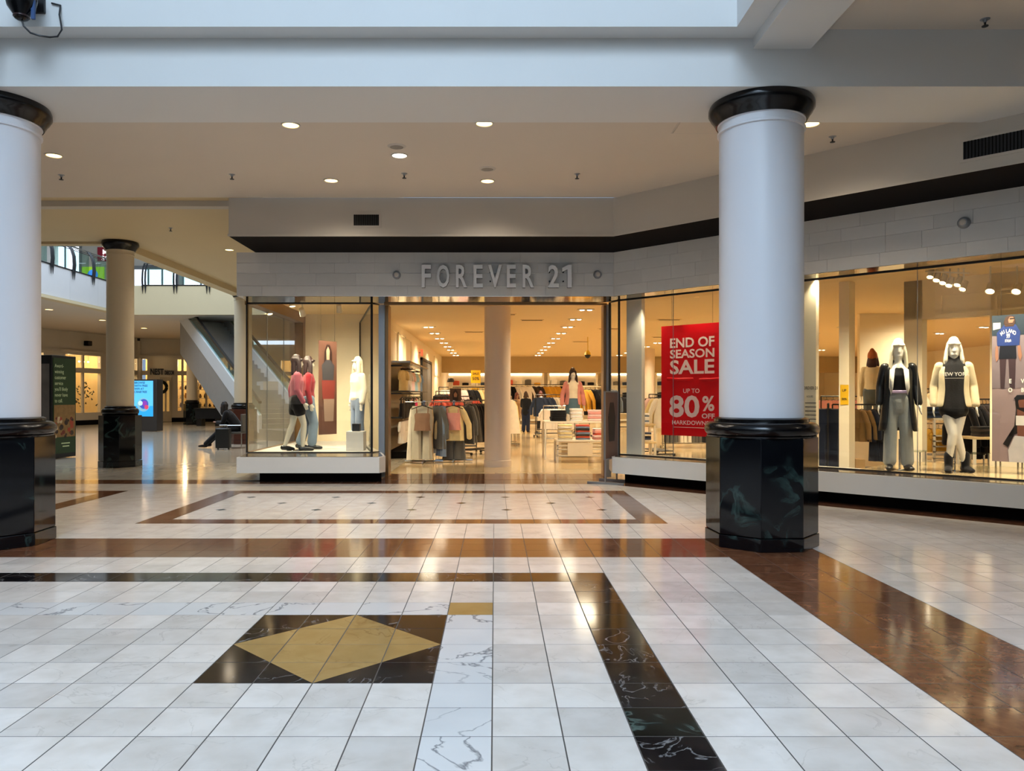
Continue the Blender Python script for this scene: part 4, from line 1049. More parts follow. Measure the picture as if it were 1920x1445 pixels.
# ------------------------------------------------------------------ garments
def garment_mesh(kind, seed):
    rnd = random.Random(seed); mb = MB(); n = 20
    def body(rows, cx=0.0):
        vs = []; fs = []
        ph = rnd.uniform(0, 6)
        for i, (z, w, dpt, rip) in enumerate(rows):
            for k in range(n):
                a = 2 * PI * k / n; c_, s_ = math.cos(a), math.sin(a)
                r = 1 + rip * math.sin(5 * a + ph + i * .25)
                vs.append((cx + w * (abs(c_) ** .8) * (1 if c_ >= 0 else -1), dpt * s_ * r + rip * .04 * math.sin(9 * c_ + ph), z))
        for i in range(len(rows) - 1):
            for k in range(n): fs.append((i * n + k, i * n + (k + 1) % n, (i + 1) * n + (k + 1) % n, (i + 1) * n + k))
        fs.append(list(range(n))); fs.append([(len(rows) - 1) * n + k for k in range(n)][::-1])
        mb.add(vs, fs)
    if kind == 'crop':
        body([(-.12, .12, .03, 0), (-.15, .135, .04, .05), (-.26, .125, .045, .12), (-.42, .145, .05, .3)])
        for s_ in (-1, 1): mb.loft([((s_ * .10, 0, -.025), .008, .006), ((s_ * .095, -.005, -.13), .01, .008)], n=6)
    elif kind in ('shirt', 'cardigan', 'coat', 'dress', 'tee'):
        L = {'shirt': .62, 'tee': .58, 'cardigan': .66, 'coat': .85, 'dress': .95, 'crop': .36}[kind]
        wh = {'dress': .29, 'coat': .25, 'crop': .17}.get(kind, .215)
        sh = .13 if kind in ('dress', 'crop') else .185
        body([(-.005, .07, .03, 0), (-.03, sh * .8, .04, 0), (-.07, sh, .045, .03), (-.2, .19 if kind != 'crop' else .16, .05, .08), (-L * .6, (wh + .19) / 2 if kind != 'crop' else .165, .05, .2), (-L, wh, .055, .35)])
        if kind in ('shirt', 'cardigan', 'coat', 'tee'):
            sl = {'tee': .2, 'shirt': .5, 'cardigan': .56, 'coat': .58}[kind]
            for s_ in (-1, 1):
                mb.loft([((s_ * .15, 0, -.05), .05, .045), ((s_ * .205, .0, -.14), .06, .045), ((s_ * (.2 + sl * .18), .01, -.05 - sl * .55), .055, .04), ((s_ * (.2 + sl * .2), .01, -.05 - sl), .05, .035)], n=10)
    elif kind in ('pants', 'flares', 'shorts'):
        L = {'pants': 1.0, 'flares': 1.02, 'shorts': .36}[kind]; wl = .1 if kind != 'flares' else .13
        body([(0, .18, .045, 0), (-.04, .185, .05, 0), (-.2, .2, .06, .05), (-.27, .2, .06, .05)])
        for s_ in (-1, 1):
            body([(-.2, .105, .055, .03), (-.3, .1, .055, .06), (-L * .6, .085, .05, .15), (-L, wl, .055, .25)], s_ * .1)
    elif kind == 'skirt':
        body([(0, .16, .05, 0), (-.05, .17, .05, .05), (-.3, .22, .07, .3), (-.55, .26, .08, .5)])
    return mb.mesh(kind, cloth('#ffffff'))
GM = {}
def gmesh(kind, v=0):
    if (kind, v) not in GM: GM[(kind, v)] = garment_mesh(kind, hash((kind == 'shirt', v)) % 1000 + v)
    return GM[(kind, v)]
hb = MB().tube([(-.18, 0, -.05), (-.09, 0, -.015), (0, 0, .01), (.09, 0, -.015), (.18, 0, -.05)], .008, 6).tube([(0, 0, .01), (0, 0, .05), (.012, 0, .075), (0, 0, .092), (-.012, 0, .08)], .004, 5)
HANGER = hb.mesh('hanger', M_blackmat)
def hang(kind, hexc, loc, rz, label, group, scale=1.0, part=True):
    """garment with hook; loc is the point on the rail"""
    o = thing(NAMES[kind], label, CATS[kind], (loc[0], loc[1], loc[2] - .092), rz, group)
    o.scale = (scale,) * 3
    inst('cloth', gmesh(kind, random.randrange(3)), o, (0, 0, 0), 0, cloth(hexc))
    inst('hanger', HANGER, o)
    return o
NAMES = {'shirt': 'hanging_shirt', 'tee': 'hanging_tee', 'cardigan': 'hanging_cardigan', 'coat': 'hanging_coat', 'dress': 'hanging_dress', 'crop': 'hanging_crop_top', 'pants': 'hanging_trousers', 'flares': 'hanging_trousers', 'shorts': 'hanging_shorts', 'skirt': 'hanging_skirt'}
CATS = {'shirt': 'shirt', 'tee': 'shirt', 'cardigan': 'cardigan', 'coat': 'coat', 'dress': 'dress', 'crop': 'top', 'pants': 'trousers', 'flares': 'trousers', 'shorts': 'shorts', 'skirt': 'skirt'}
COLN = {'#a9d3e6': 'pale blue', '#f2ece6': 'white', '#ecc9c4': 'pale pink', '#e8d29a': 'cream yellow', '#7fa3d6': 'blue', '#17151a': 'black', '#e2358c': 'hot pink', '#e8ddcb': 'cream',
        '#c9553f': 'rust red', '#8a6a55': 'brown', '#5f5c58': 'grey', '#b9b09c': 'stone', '#33415e': 'navy', '#4f6f9c': 'denim blue', '#9b7b4f': 'khaki', '#d7a23a': 'mustard', '#e09a90': 'salmon',
        '#3a2e2a': 'dark brown', '#1f2638': 'dark denim', '#c7b08a': 'tan', '#76849a': 'grey blue', '#66202c': 'wine red'}

def rail_of(kinds, cols, a, b, n, desc, group, scale=1.0, jitter=.3, twist=None):
    a = Vector(a); b = Vector(b); d = b - a; base = math.atan2(d.y, d.x) + PI / 2
    for q in range(n):
        p_ = a + d * ((q + .5) / n)
        kd = kinds[q * len(kinds) // n] if isinstance(kinds, list) else kinds
        cl = cols[q * len(cols) // n]
        hang(kd, cl, p_, base + random.uniform(-jitter, jitter) + (twist or 0), '%s %s, %s along %s' % (COLN[cl], NAMES[kd].replace('hanging_', '').replace('_', ' '), ORD[q], desc), group, scale)

# ---- left wall rack: three rails one above the other
wr_ = thing('wall_rack', 'three tier wall rack of hanging tops inside the shop entrance', 'clothes rack', (-2.5, 17.95, 0))
for z in (2.17, 1.52, .95):
    MB().rod((.30, 0, z), (.30, 4.9, z), .014).build('rail', M_blackmat, wr_)
    for yy in (.06, 2.4, 4.85): MB().box(0, .32, yy - .01, yy + .01, z - .02, z + .02).build('bracket', M_blackmat, wr_, smooth=False)
MB().box(0, .52, 0, 4.9, 2.24, 2.28).build('top_shelf', M_chrome, wr_, smooth=False)
MB().box(0, .5, 0, 4.9, 1.56, 1.585).build('shelf', M_blackmat, wr_, smooth=False)
MB().box(0, .5, 0, 4.9, 0.02, .16).build('base', M_dark, wr_, smooth=False)
rail_of('tee', ['#e8d29a', '#f2ece6', '#ecc9c4', '#a9d3e6', '#e8ddcb', '#7fa3d6'], (-2.20, 18.1, 2.17), (-2.20, 22.8, 2.17), 15, 'the top rail of the left wall rack', 'tops on the left wall rack', .86, jitter=.12, twist=1.32)
rail_of('crop', ['#17151a', '#17151a', '#17151a', '#e2358c', '#e8ddcb', '#17151a'], (-2.20, 18.1, 1.52), (-2.20, 22.8, 1.52), 15, 'the middle rail of the left wall rack', 'tops on the left wall rack', 1.2, jitter=.12, twist=1.32)
rail_of('tee', ['#f2ece6', '#ecc9c4', '#f2ece6', '#ecc9c4'], (-2.20, 18.1, .95), (-2.20, 22.8, .95), 15, 'the bottom rail of the left wall rack', 'tops on the left wall rack', .9, jitter=.12, twist=1.32)

# ---- two four-way racks in the entrance
def fourway(x, y, label, zt=1.36):
    t = thing('four_way_rack', label, 'clothes rack', (x, y, 0))
    MB().box(-.025, .025, -.025, .025, .03, zt).build('post', M_chrome, t, smooth=False)
    for a in range(4):
        c_, s_ = math.cos(a * PI / 2), math.sin(a * PI / 2)
        MB().rod((0, 0, zt - .03), (.42 * c_, .42 * s_, zt - .03), .013).build('arm', M_chrome, t)
        MB().rod((0, 0, .03), (.42 * c_, .42 * s_, .03), .018).build('foot', M_steel, t)
    return t
xa, ya_ = px_x(795, 16.9), 16.9
fourway(xa, ya_, 'four way chrome rack left of the entrance with brown top and stone trousers')
g4 = 'outfits on the two front racks'
z4 = 1.33
hang('crop', '#8a6a55', (xa, ya_ - .40, z4), .05, 'brown camisole at the front of the left entrance rack', g4, 1.25)
hang('pants', '#b9b09c', (xa - .02, ya_ - .28, z4), .1, 'stone trousers directly behind the brown camisole', g4, 1.15)
hang('pants', '#c7b08a', (xa + .0, ya_ - .18, z4), -.1, 'tan trousers behind the stone trousers on the left entrance rack', g4, 1.15)
hang('dress', '#e8ddcb', (xa - .22, ya_ - .02, z4), 1.25, 'long cream dress at the left side of the left entrance rack', g4, 1.22)
hang('coat', '#5f5c58', (xa + .30, ya_, z4), -.9, 'grey coat at the right side of the left entrance rack', g4, 1.1)
hang('pants', '#76849a', (xa + .38, ya_, z4), -1.1, 'grey blue jeans outermost right on the left entrance rack', g4, 1.1)
hang('shirt', '#f2ece6', (xa, ya_ + .25, z4), 0, 'white shirt at the back of the left entrance rack', g4)
xb_, yb_ = px_x(851, 17.2), 17.2
fourway(xb_, yb_, 'four way chrome rack next to the round column with pink top')
hang('crop', '#e09a90', (xb_, yb_ - .42, z4), .05, 'salmon camisole at the front of the right entrance rack', g4, 1.25)
hang('cardigan', '#e8d29a', (xb_, yb_ - .34, z4), 0, 'cream yellow cardigan behind the salmon camisole', g4, 1.15)
hang('flares', '#5f5c58', (xb_ + .02, yb_ - .22, z4), 0, 'grey flared trousers under the salmon camisole', g4, 1.15)
hang('dress', '#e8ddcb', (xb_ - .3, yb_, z4), .9, 'long cream dress at the left side of the right entrance rack', g4, 1.1)
hang('pants', '#4f6f9c', (xb_ - .4, yb_, z4), 1.1, 'blue jeans outermost left on the right entrance rack', g4, 1.05)
hang('coat', '#5f5c58', (xb_ + .33, yb_, z4), -1.0, 'grey coat at the right side of the right entrance rack', g4, 1.0)
hang('shirt', '#17151a', (xb_ + .1, yb_ + .28, z4), 0, 'black shirt at the back of the right entrance rack', g4)

# ---- straight rail racks
def rail_rack(cx, cy, L, rz, zt, label, m=None, shelf=True):
    m = m or M_blackmat
    t = thing('rail_rack', label, 'clothes rack', (cx, cy, 0), rz)
    for s_ in (-1, 1):
        MB().rod((s_ * L / 2, 0, .06), (s_ * L / 2, 0, zt), .014).build('upright', m, t)
        MB().box(s_ * L / 2 - .015, s_ * L / 2 + .015, -.25, .25, .045, .07).build('foot', m, t, smooth=False)
        for yy in (-.22, .22): MB().lathe([(0, -.02), (.03, -.02), (.03, .02), (0, .02)], 12).xf(Matrix.Rotation(PI / 2, 4, 'Y')).build('caster', m, t, loc=(s_ * L / 2, yy, .03))
    MB().rod((-L / 2, 0, zt), (L / 2, 0, zt), .014).build('rail', m, t)
    if shelf: MB().box(-L / 2, L / 2, -.2, .2, .12, .14).build('shelf', m, t, smooth=False)
    return t
def rack_full(cx, cy, L, rz, zt, label, kinds, cols, n, desc, scale=1.0, m=None, jitter=.3, twist=0):
    rail_rack(cx, cy, L, rz, zt, label, m)
    d = Vector((math.cos(rz), math.sin(rz), 0)) * (L / 2 - .06)
    c = Vector((cx, cy, zt))
    rail_of(kinds, cols, c - d, c + d, n, desc, 'garments on ' + desc, scale, jitter, twist)
random.seed(31)
rack_full(px_x(853, 20.5), 20.5, 1.15, 0, 1.45, 'black rail rack of rust red shirts behind the entrance racks', 'shirt', ['#c9553f', '#c9553f', '#8a6a55', '#c9553f'], 9, 'the rust red rack', 1.0, jitter=.25, twist=PI / 2.4)
rack_full(px_x(893, 19.3), 19.3, .9, .9, 1.35, 'black rail rack of black dresses left of the round column', 'dress', ['#5f5c58', '#17151a', '#17151a'], 8, 'the black dress rack', 1.0)
rack_full(px_x(868, 25.5), 25.5, 1.6, 0, 1.75, 'tall rail rack of cream shirts under the yellow sign', ['shirt', 'cardigan', 'shirt'], ['#e8ddcb', '#ecc9c4', '#17151a', '#e8d29a'], 9, 'the tall cream shirt rack', 1.0, twist=1.0)
rack_full(px_x(838, 23.2), 23.2, .7, .4, 1.6, 'short rack of dark clothes beside the shop left wall', 'shirt', ['#3a2e2a', '#c9553f', '#17151a'], 5, 'the short rack by the left wall', .9, twist=.8)
rack_full(px_x(957, 22.5), 22.5, .4, 1.4, 1.45, 'slim rack of cream dresses just right of the round column', 'dress', ['#e8ddcb', '#e8d29a'], 4, 'the slim cream dress rack', 1.05, m=M_chrome)
rack_full(px_x(1000, 36.5), 36.5, 3.6, 0, 2.0, 'far wide rack of dark shirts at the back of the shop', ['shirt', 'coat', 'shirt'], ['#17151a', '#f2ece6', '#3a2e2a', '#d7a23a', '#17151a'], 13, 'the far wide rack of dark shirts', 1.15, twist=1.2)
rack_full(px_x(1055, 27.5), 27.5, 2.0, .2, 1.5, 'rack of dark and white tops behind the pink jacket mannequin', ['shirt', 'tee'], ['#33415e', '#e8ddcb', '#66202c', '#f2ece6', '#17151a'], 12, 'the rack behind the pink jacket mannequin', 1.1, twist=1.0)
rack_full(px_x(1112, 24.5), 24.5, 1.4, 0, 1.75, 'white rack of mixed tops right of the pink jacket mannequin', ['shirt', 'tee', 'coat'], ['#d7a23a', '#17151a', '#76849a'], 8, 'the white framed mixed rack', 1.1, m=mat('white_metal', '#e6dcc8', rough=.4), twist=1.0)
rack_full(px_x(1046, 24.0), 24.0, .9, -.1, 1.15, 'low rack of white tops left of the folded clothes table', 'tee', ['#f2ece6', '#e8ddcb', '#f2ece6'], 9, 'the low white top rack', 1.1, m=M_chrome, twist=.8)
rack_full(px_x(1042, 30.5), 30.5, 1.5, 0, 1.2, 'rack of cream and black tops beside the shoppers', 'tee', ['#e8ddcb', '#17151a', '#e8d29a'], 9, 'the rack beside the shoppers', 1.1, twist=.9)
# racks seen through the sale poster window
rack_full(px_x(1232, 19.0), 19.0, 1.0, PI / 2 + .2, 1.5, 'rack of cream and pink cardigans left of the sale poster', ['cardigan'], ['#e8ddcb', '#e8d29a', '#ecc9c4', '#3a2e2a'], 8, 'the cardigan rack by the sale poster', 1.1)
rack_full(px_x(1292, 21.6), 21.6, 1.5, 0, 1.25, 'low chrome rack below the sale poster', 'pants', ['#5f5c58', '#e8ddcb', '#5f5c58', '#17151a'], 12, 'the low rack below the sale poster', 1.0, m=M_chrome)
rack_full(px_x(1203, 33.0), 33.0, 2.0, 0, 1.5, 'far rack of dark clothes left of the sale poster', 'shirt', ['#17151a', '#33415e', '#5f5c58'], 10, 'the far rack left of the sale poster', 1.1, twist=1.0)
# racks seen through the right window
rack_full(px_x(1553, 13.6), 13.6, 1.2, 1.15, 1.32, 'rack of dark jeans just right of the big column', ['pants'], ['#1f2638', '#33415e', '#1f2638', '#1f2638'], 10, 'the dark jeans rack', 1.0)
rack_full(px_x(1616, 14.2), 14.2, 1.0, -.35, 1.30, 'rack of khaki jackets and dark jeans left of the coat mannequin', ['shorts', 'shirt', 'shirt', 'pants'], ['#8a6a55', '#9b7b4f', '#9b7b4f', '#1f2638', '#17151a', '#1f2638'], 9, 'the khaki jacket rack', .95, twist=.9)
rack_full(px_x(1600, 19.0), 19.0, 1.6, 0, 1.45, 'rack of salmon shirts behind the khaki jackets', ['shirt'], ['#e09a90', '#e09a90', '#f2ece6', '#17151a'], 9, 'the salmon shirt rack', 1.05, twist=1.0)
rack_full(px_x(1836, 13.6), 13.6, 1.3, .5, 1.40, 'rack of dark coats beside the tall fashion poster', ['coat', 'shirt'], ['#17151a', '#3a2e2a', '#1f2638', '#c7b08a'], 11, 'the dark coat rack', 1.1)
rack_full(px_x(1735, 17.5), 17.5, 1.4, 0, 1.62, 'rack of cream shirts between the two coat mannequins', ['shirt'], ['#e8ddcb', '#c7b08a', '#e8ddcb'], 8, 'the cream shirt rack', 1.05, twist=1.0)

# ---- folded clothes
def folded_mesh():
    mb = MB(); n = 20; vs = []
    zs_ = [(0, .94), (.012, 1.0), (.022, .97), (.030, 1.0), (.042, .96)]
    fs = []
    for i, (z, k) in enumerate(zs_):
        for q in range(n):
            a = 2 * PI * q / n; c_, s_ = math.cos(a), math.sin(a)
            vs.append((.16 * k * (abs(c_) ** .45) * (1 if c_ > 0 else -1), .14 * k * (abs(s_) ** .45) * (1 if s_ > 0 else -1), z + .003 * math.sin(3 * a)))
    for i in range(len(zs_) - 1):
        for q in range(n): fs.append((i * n + q, i * n + (q + 1) % n, (i + 1) * n + (q + 1) % n, (i + 1) * n + q))
    fs.append(list(range(n))[::-1]); fs.append([(len(zs_) - 1) * n + q for q in range(n)])
    return mb.add(vs, fs).mesh('folded', cloth('#ffffff'))
FOLD = folded_mesh()
def stack(x, y, z, cols, n, desc, rz=0, sx=1.0, h=1.0):
    for q in range(n):
        o = inst('folded_garment', FOLD, None, (x + random.uniform(-.008, .008), y + random.uniform(-.008, .008), z + q * .041 * h), rz + random.uniform(-.05, .05), cloth(cols[q % len(cols)]))
        o.scale = (sx, sx, h)
        tag(o, '%s folded garment, %s up in %s' % (COLN[cols[q % len(cols)]], ORD[q], desc), 'clothes', 'folded clothes in ' + desc)
def table(x, y, w, d, h, label, m=None, top_m=None, bars=()):
    m = m or mat('white_metal', '#e6dcc8'); top_m = top_m or mat('white_tabletop', '#e9ddc6', rough=.4)
    t = thing('display_table', label, 'table', (x, y, 0))
    MB().box(-w / 2, w / 2, -d / 2, d / 2, h - .04, h).build('tabletop', top_m, t, smooth=False, bevel=.004)
    for sx in (-1, 1):
        for sy in (-1, 1):
            MB().box(sx * (w / 2 - .02) - .02, sx * (w / 2 - .02) + .02, sy * (d / 2 - .02) - .02, sy * (d / 2 - .02) + .02, 0, h - .04).build('leg', m, t, smooth=False)
    for z in bars:
        MB().box(-w / 2, w / 2, -d / 2, -d / 2 + .02, z - .012, z + .012).box(-w / 2, w / 2, d / 2 - .02, d / 2, z - .012, z + .012).build('rail', m, t, smooth=False)
    return t
t1x = 1.88
table(t1x, 17.95, 1.5, .9, .88, 'white display table of folded clothes before the pink jacket mannequin')
lt = table(t1x + .06, 17.05, 1.2, .75, .50, 'low white display bench of folded clothes in front of the table', bars=(.38, .30, .16))
MB().box(-.36, .18, -.40, -.385, .16, .44).build('price_card', mat('card_cream', '#f2e3c4', rough=.6), lt, smooth=False)
stack(t1x - .42, 17.75, .88, ['#17151a'], 5, 'the black stack on the display table', .1, 1.15, 1.2)
stack(t1x + .0, 17.75, .88, ['#f2ece6', '#e8ddcb'], 7, 'the white striped stack on the display table', 0, .95)
stack(t1x + .44, 17.75, .88, ['#ecc9c4', '#e09a90'], 5, 'the pink stack on the display table', -.1, 1.1, 1.25)
stack(t1x - .34, 16.9, .50, ['#e8ddcb', '#e8d29a'], 8, 'the cream stack on the low bench', 0, 1.0)
stack(t1x + .05, 16.9, .50, ['#76849a', '#c9553f', '#3a2e2a'], 8, 'the plaid stack on the low bench', 0, .98)
stack(t1x + .44, 16.9, .50, ['#e09a90', '#ecc9c4', '#c9553f'], 5, 'the pink stack on the low bench', .08, 1.05, 1.2)
table(px_x(1203, 18.4), 18.4, .55, .6, .80, 'small table of striped folded tops left of the sale poster', top_m=mat('pale_wood', '#d9bd8c', rough=.5))
stack(px_x(1203, 18.3), 18.3, .80, ['#f2ece6', '#76849a', '#f2ece6'], 6, 'the striped stack left of the sale poster', 0, 1.1)
table(px_x(1206, 17.6), 17.6, .5, .5, .42, 'low stool table with dark folded tops left of the sale poster', top_m=mat('pale_wood', '#d9bd8c'))
stack(px_x(1206, 17.6), 17.6, .42, ['#e8ddcb', '#33415e', '#17151a'], 5, 'the dark stack left of the sale poster', .1, 1.05)
rt = table(px_x(1785, 14.6), 14.6, 1.1, .7, 1.05, 'white slatted table of folded jeans behind the cream jacket mannequin', bars=(.72, .62, .52, .42, .30, .20))
stack(px_x(1752, 14.4), 14.4, 1.05, ['#33415e', '#1f2638'], 5, 'the jeans stack behind the cream jacket mannequin', 0, 1.2)
stack(px_x(1800, 14.4), 14.4, 1.05, ['#1f2638', '#4f6f9c'], 3, 'the lower jeans stack behind the cream jacket mannequin', 0, 1.1)
for q in range(4):
    hang('tee', '#d7a23a', (px_x(1742 + q * 9, 14.35), 14.35, .94), .3, 'mustard top, %s under the jeans table' % ORD[q], 'mustard tops under the jeans table', .75)
rail = MB().rod((px_x(1735, 14.35), 14.35, .94), (px_x(1785, 14.35), 14.35, .94), .012).build('rail', M_chrome, rt); rail.location = -Vector(rt.location)
table(px_x(1848, 12.9), 12.9, .7, .5, .78, 'small pale table with dark folded jumpers beside the tall poster', top_m=mat('pale_wood', '#d9bd8c'))
stack(px_x(1848, 12.9), 12.9, .78, ['#3a2e2a', '#17151a'], 4, 'the dark jumper stack beside the tall poster', 0, 1.2)
# clear risers on the display platform
M_acr = glass('acrylic', '#eef3ea', .08, .6)
for q, (x, y, s_) in enumerate(((1832, 870, .26), (1892, 872, .3), (1712, 866, .3))):
    Yq = 10.7 if q < 2 else 11.2
    t = thing('acrylic_riser', ('clear display riser beside the cream jacket mannequin', 'clear display riser under the tall fashion poster', 'clear display riser between the coat mannequins')[q], 'display stand', (px_x(x, Yq), Yq, Z_SILL + .01), -PI / 4)
    MB().box(-s_ / 2, s_ / 2, -.15, .15, .2, .215).build('top', M_acr, t, smooth=False)
    for sx in (-1, 1):
        for sy in (-1, 1): MB().rod((sx * (s_ / 2 - .02), sy * .13, 0), (sx * (s_ / 2 - .02), sy * .13, .2), .012).build('leg', M_chrome, t)
bx = thing('cardboard_carton', 'plain tan box on the floor under the khaki jackets', 'box', (px_x(1600, 13.7), 13.7, 0), -.3)
MB().box(-.17, .17, -.15, .15, 0, .34).build('carton', mat('carton', '#c9a26c', rough=.8), bx, smooth=False); MB().box(-.02, .02, -.152, .152, .0, .343).build('tape', mat('tape', '#b58c55', rough=.5), bx, smooth=False)

# ---- small signs in the shop
M_yel = mat('sign_yellow', '#eab516', rough=.5)
M_ink = mat('ink_dark', '#231d18', rough=.6)
def card(x, y, Y, w, h, label, lines, m=None, stem=None):
    v = px(x, y, Y)
    t = thing('sale_card', label, 'sign', v)
    MB().box(-w / 2, w / 2, 0, .012, -h / 2, h / 2).build('board', m or M_yel, t, smooth=False)
    for i, (s_, th) in enumerate(lines):
        mb = text_mb(s_, th, bold=.03); mb.v = [(v_[0], -.004, v_[2] + h * .16 - i * h * .42) for v_ in mb.v]; mb.build('lettering', M_ink, t, smooth=False)
    if stem is not None: MB().rod((0, .006, -h / 2), (0, .006, stem - v.z), .008).build('stem', M_chrome, t)
    return t
card(892, 706, 25.3, .32, .42, 'yellow sale card above the tall cream shirt rack', (('SALE', .07), ('50%', .1)), stem=1.75)
card(891, 733, 30.0, .3, .24, 'yellow sale card behind the tall cream shirt rack', (('SALE', .07),), stem=.0)
card(1193, 716, 32.9, .32, .4, 'yellow sale card in the sale poster window', (('SALE', .07), ('50%', .1)), stem=1.5)
card(1194, 748, 31.0, .3, .2, 'lower yellow sale card in the sale poster window', (('SALE', .07),), stem=.0)
nt_ = card(1583, 740, 12.364, .13, .32, 'narrow yellow notice on the pier behind the right window', (('UP', .04), ('50%', .035))); nt_.rotation_euler.z = -PI / 4
pb = card(854, 740, 20.2, .3, .34, 'small brown portrait card on the rust red rack', (), mat('portrait_brown', '#5a3f32', rough=.5, var=.4, scale=6), stem=1.45)
MB().vprism([(-.07, -.15), (.07, -.15), (.08, 0), (.05, .1), (0, .14), (-.05, .1), (-.08, 0)], -.004, 0).build('portrait_shape', mat('portrait_hair', '#241713', rough=.6), pb, smooth=False)
MB().vprism([(-.035, -.06), (.035, -.06), (.045, .02), (0, .08), (-.045, .02)], -.007, -.003).build('portrait_face', mat('portrait_skin', '#a87a60', rough=.6), pb, smooth=False)
cap = thing('cap_bust', 'black cap on a display bust above the rust red rack', 'cap', px(845, 716, 24))
MB().lathe([(0, .13), (.08, .11), (.11, .04), (.11, 0)], 18).build('crown', M_blackmat, cap); MB().vprism([(-.1, 0), (.1, 0), (.09, .02), (-.09, .02)], -.2, -.08).build('peak', M_blackmat, cap)
MB().lathe([(.06, 0), (.07, -.15), (.03, -.2), (.03, -1.86), (.14, -1.87), (.14, -1.89)], 14).build('bust', mat('bust_cream', '#d9cbb4', rough=.5), cap)
# back wall shelving bays of the shop, lit
for q in range(6):
    X = -1.6 + q * 2.9
    t = thing('wall_shelf_bay', '%s wall bay from the left along the shop back wall' % ORD[q], 'shelving', (X, 41.9, 0), 0, 'wall bays at the back of the shop')
    MB().box(-1.3, 1.3, -.05, .05, .1, 2.7).build('back_panel', mat('bay_panel', '#f5ead2', rough=.5), t, smooth=False)
    for s_ in (-1.3, 1.3): MB().box(s_ - .05, s_ + .05, -.45, .05, 0, 2.75).build('side', mat('white_metal', '#e6dcc8'), t, smooth=False)
    for z in (.5, 1.3, 2.0): MB().box(-1.25, 1.25, -.4, .0, z, z + .03).build('shelf', mat('white_metal', '#e6dcc8'), t, smooth=False)
    MB().box(-1.25, 1.25, -.1, -.06, 2.60, 2.66).build('light_strip', emit('strip_glow', '#fff3d8', 6), t, smooth=False)
    for z in (.53, 1.33, 2.03):
        for r_ in range(5):
            cl = random.choice(['#17151a', '#e8ddcb', '#33415e', '#c9553f', '#f2ece6', '#5f5c58', '#d7a23a'])
            o = inst('folded_pile', FOLD, t, (-1.0 + r_ * .5, -.2, z), 0, cloth(cl)); o.scale = (1.1, 1, random.uniform(3, 8))

# ------------------------------------------------------------------ figures: one continuous body each, clothes as children
def remesh(o, vox, smooth=4):
    r = o.modifiers.new('skin', 'REMESH'); r.mode = 'VOXEL'; r.voxel_size = vox; r.use_smooth_shade = True
    if smooth:
        s_ = o.modifiers.new('smooth', 'SMOOTH'); s_.factor = .5; s_.iterations = smooth
    return o
BASE = dict(pelvis=(0, 0, .93), waist=(0, 0, 1.10), chest=(0, -.01, 1.29), neck=(0, 0, 1.47), head=(0, -.015, 1.62),
            sl=(-.165, 0, 1.405), sr=(.165, 0, 1.405), el=(-.205, .02, 1.13), er=(.205, .02, 1.13), wl=(-.215, -.03, .88), wr=(.215, -.03, .88),
            hl=(-.085, 0, .90), hr=(.085, 0, .90), kl=(-.095, -.015, .49), kr=(.095, -.015, .49), al=(-.10, .02, .09), ar=(.10, .02, .09), tl=(-.115, -.15, .025), tr=(.115, -.15, .025))
def joints(**kw):
    J = {k: Vector(v) for k, v in BASE.items()}
    for k, v in kw.items(): J[k] = Vector(v)
    return J
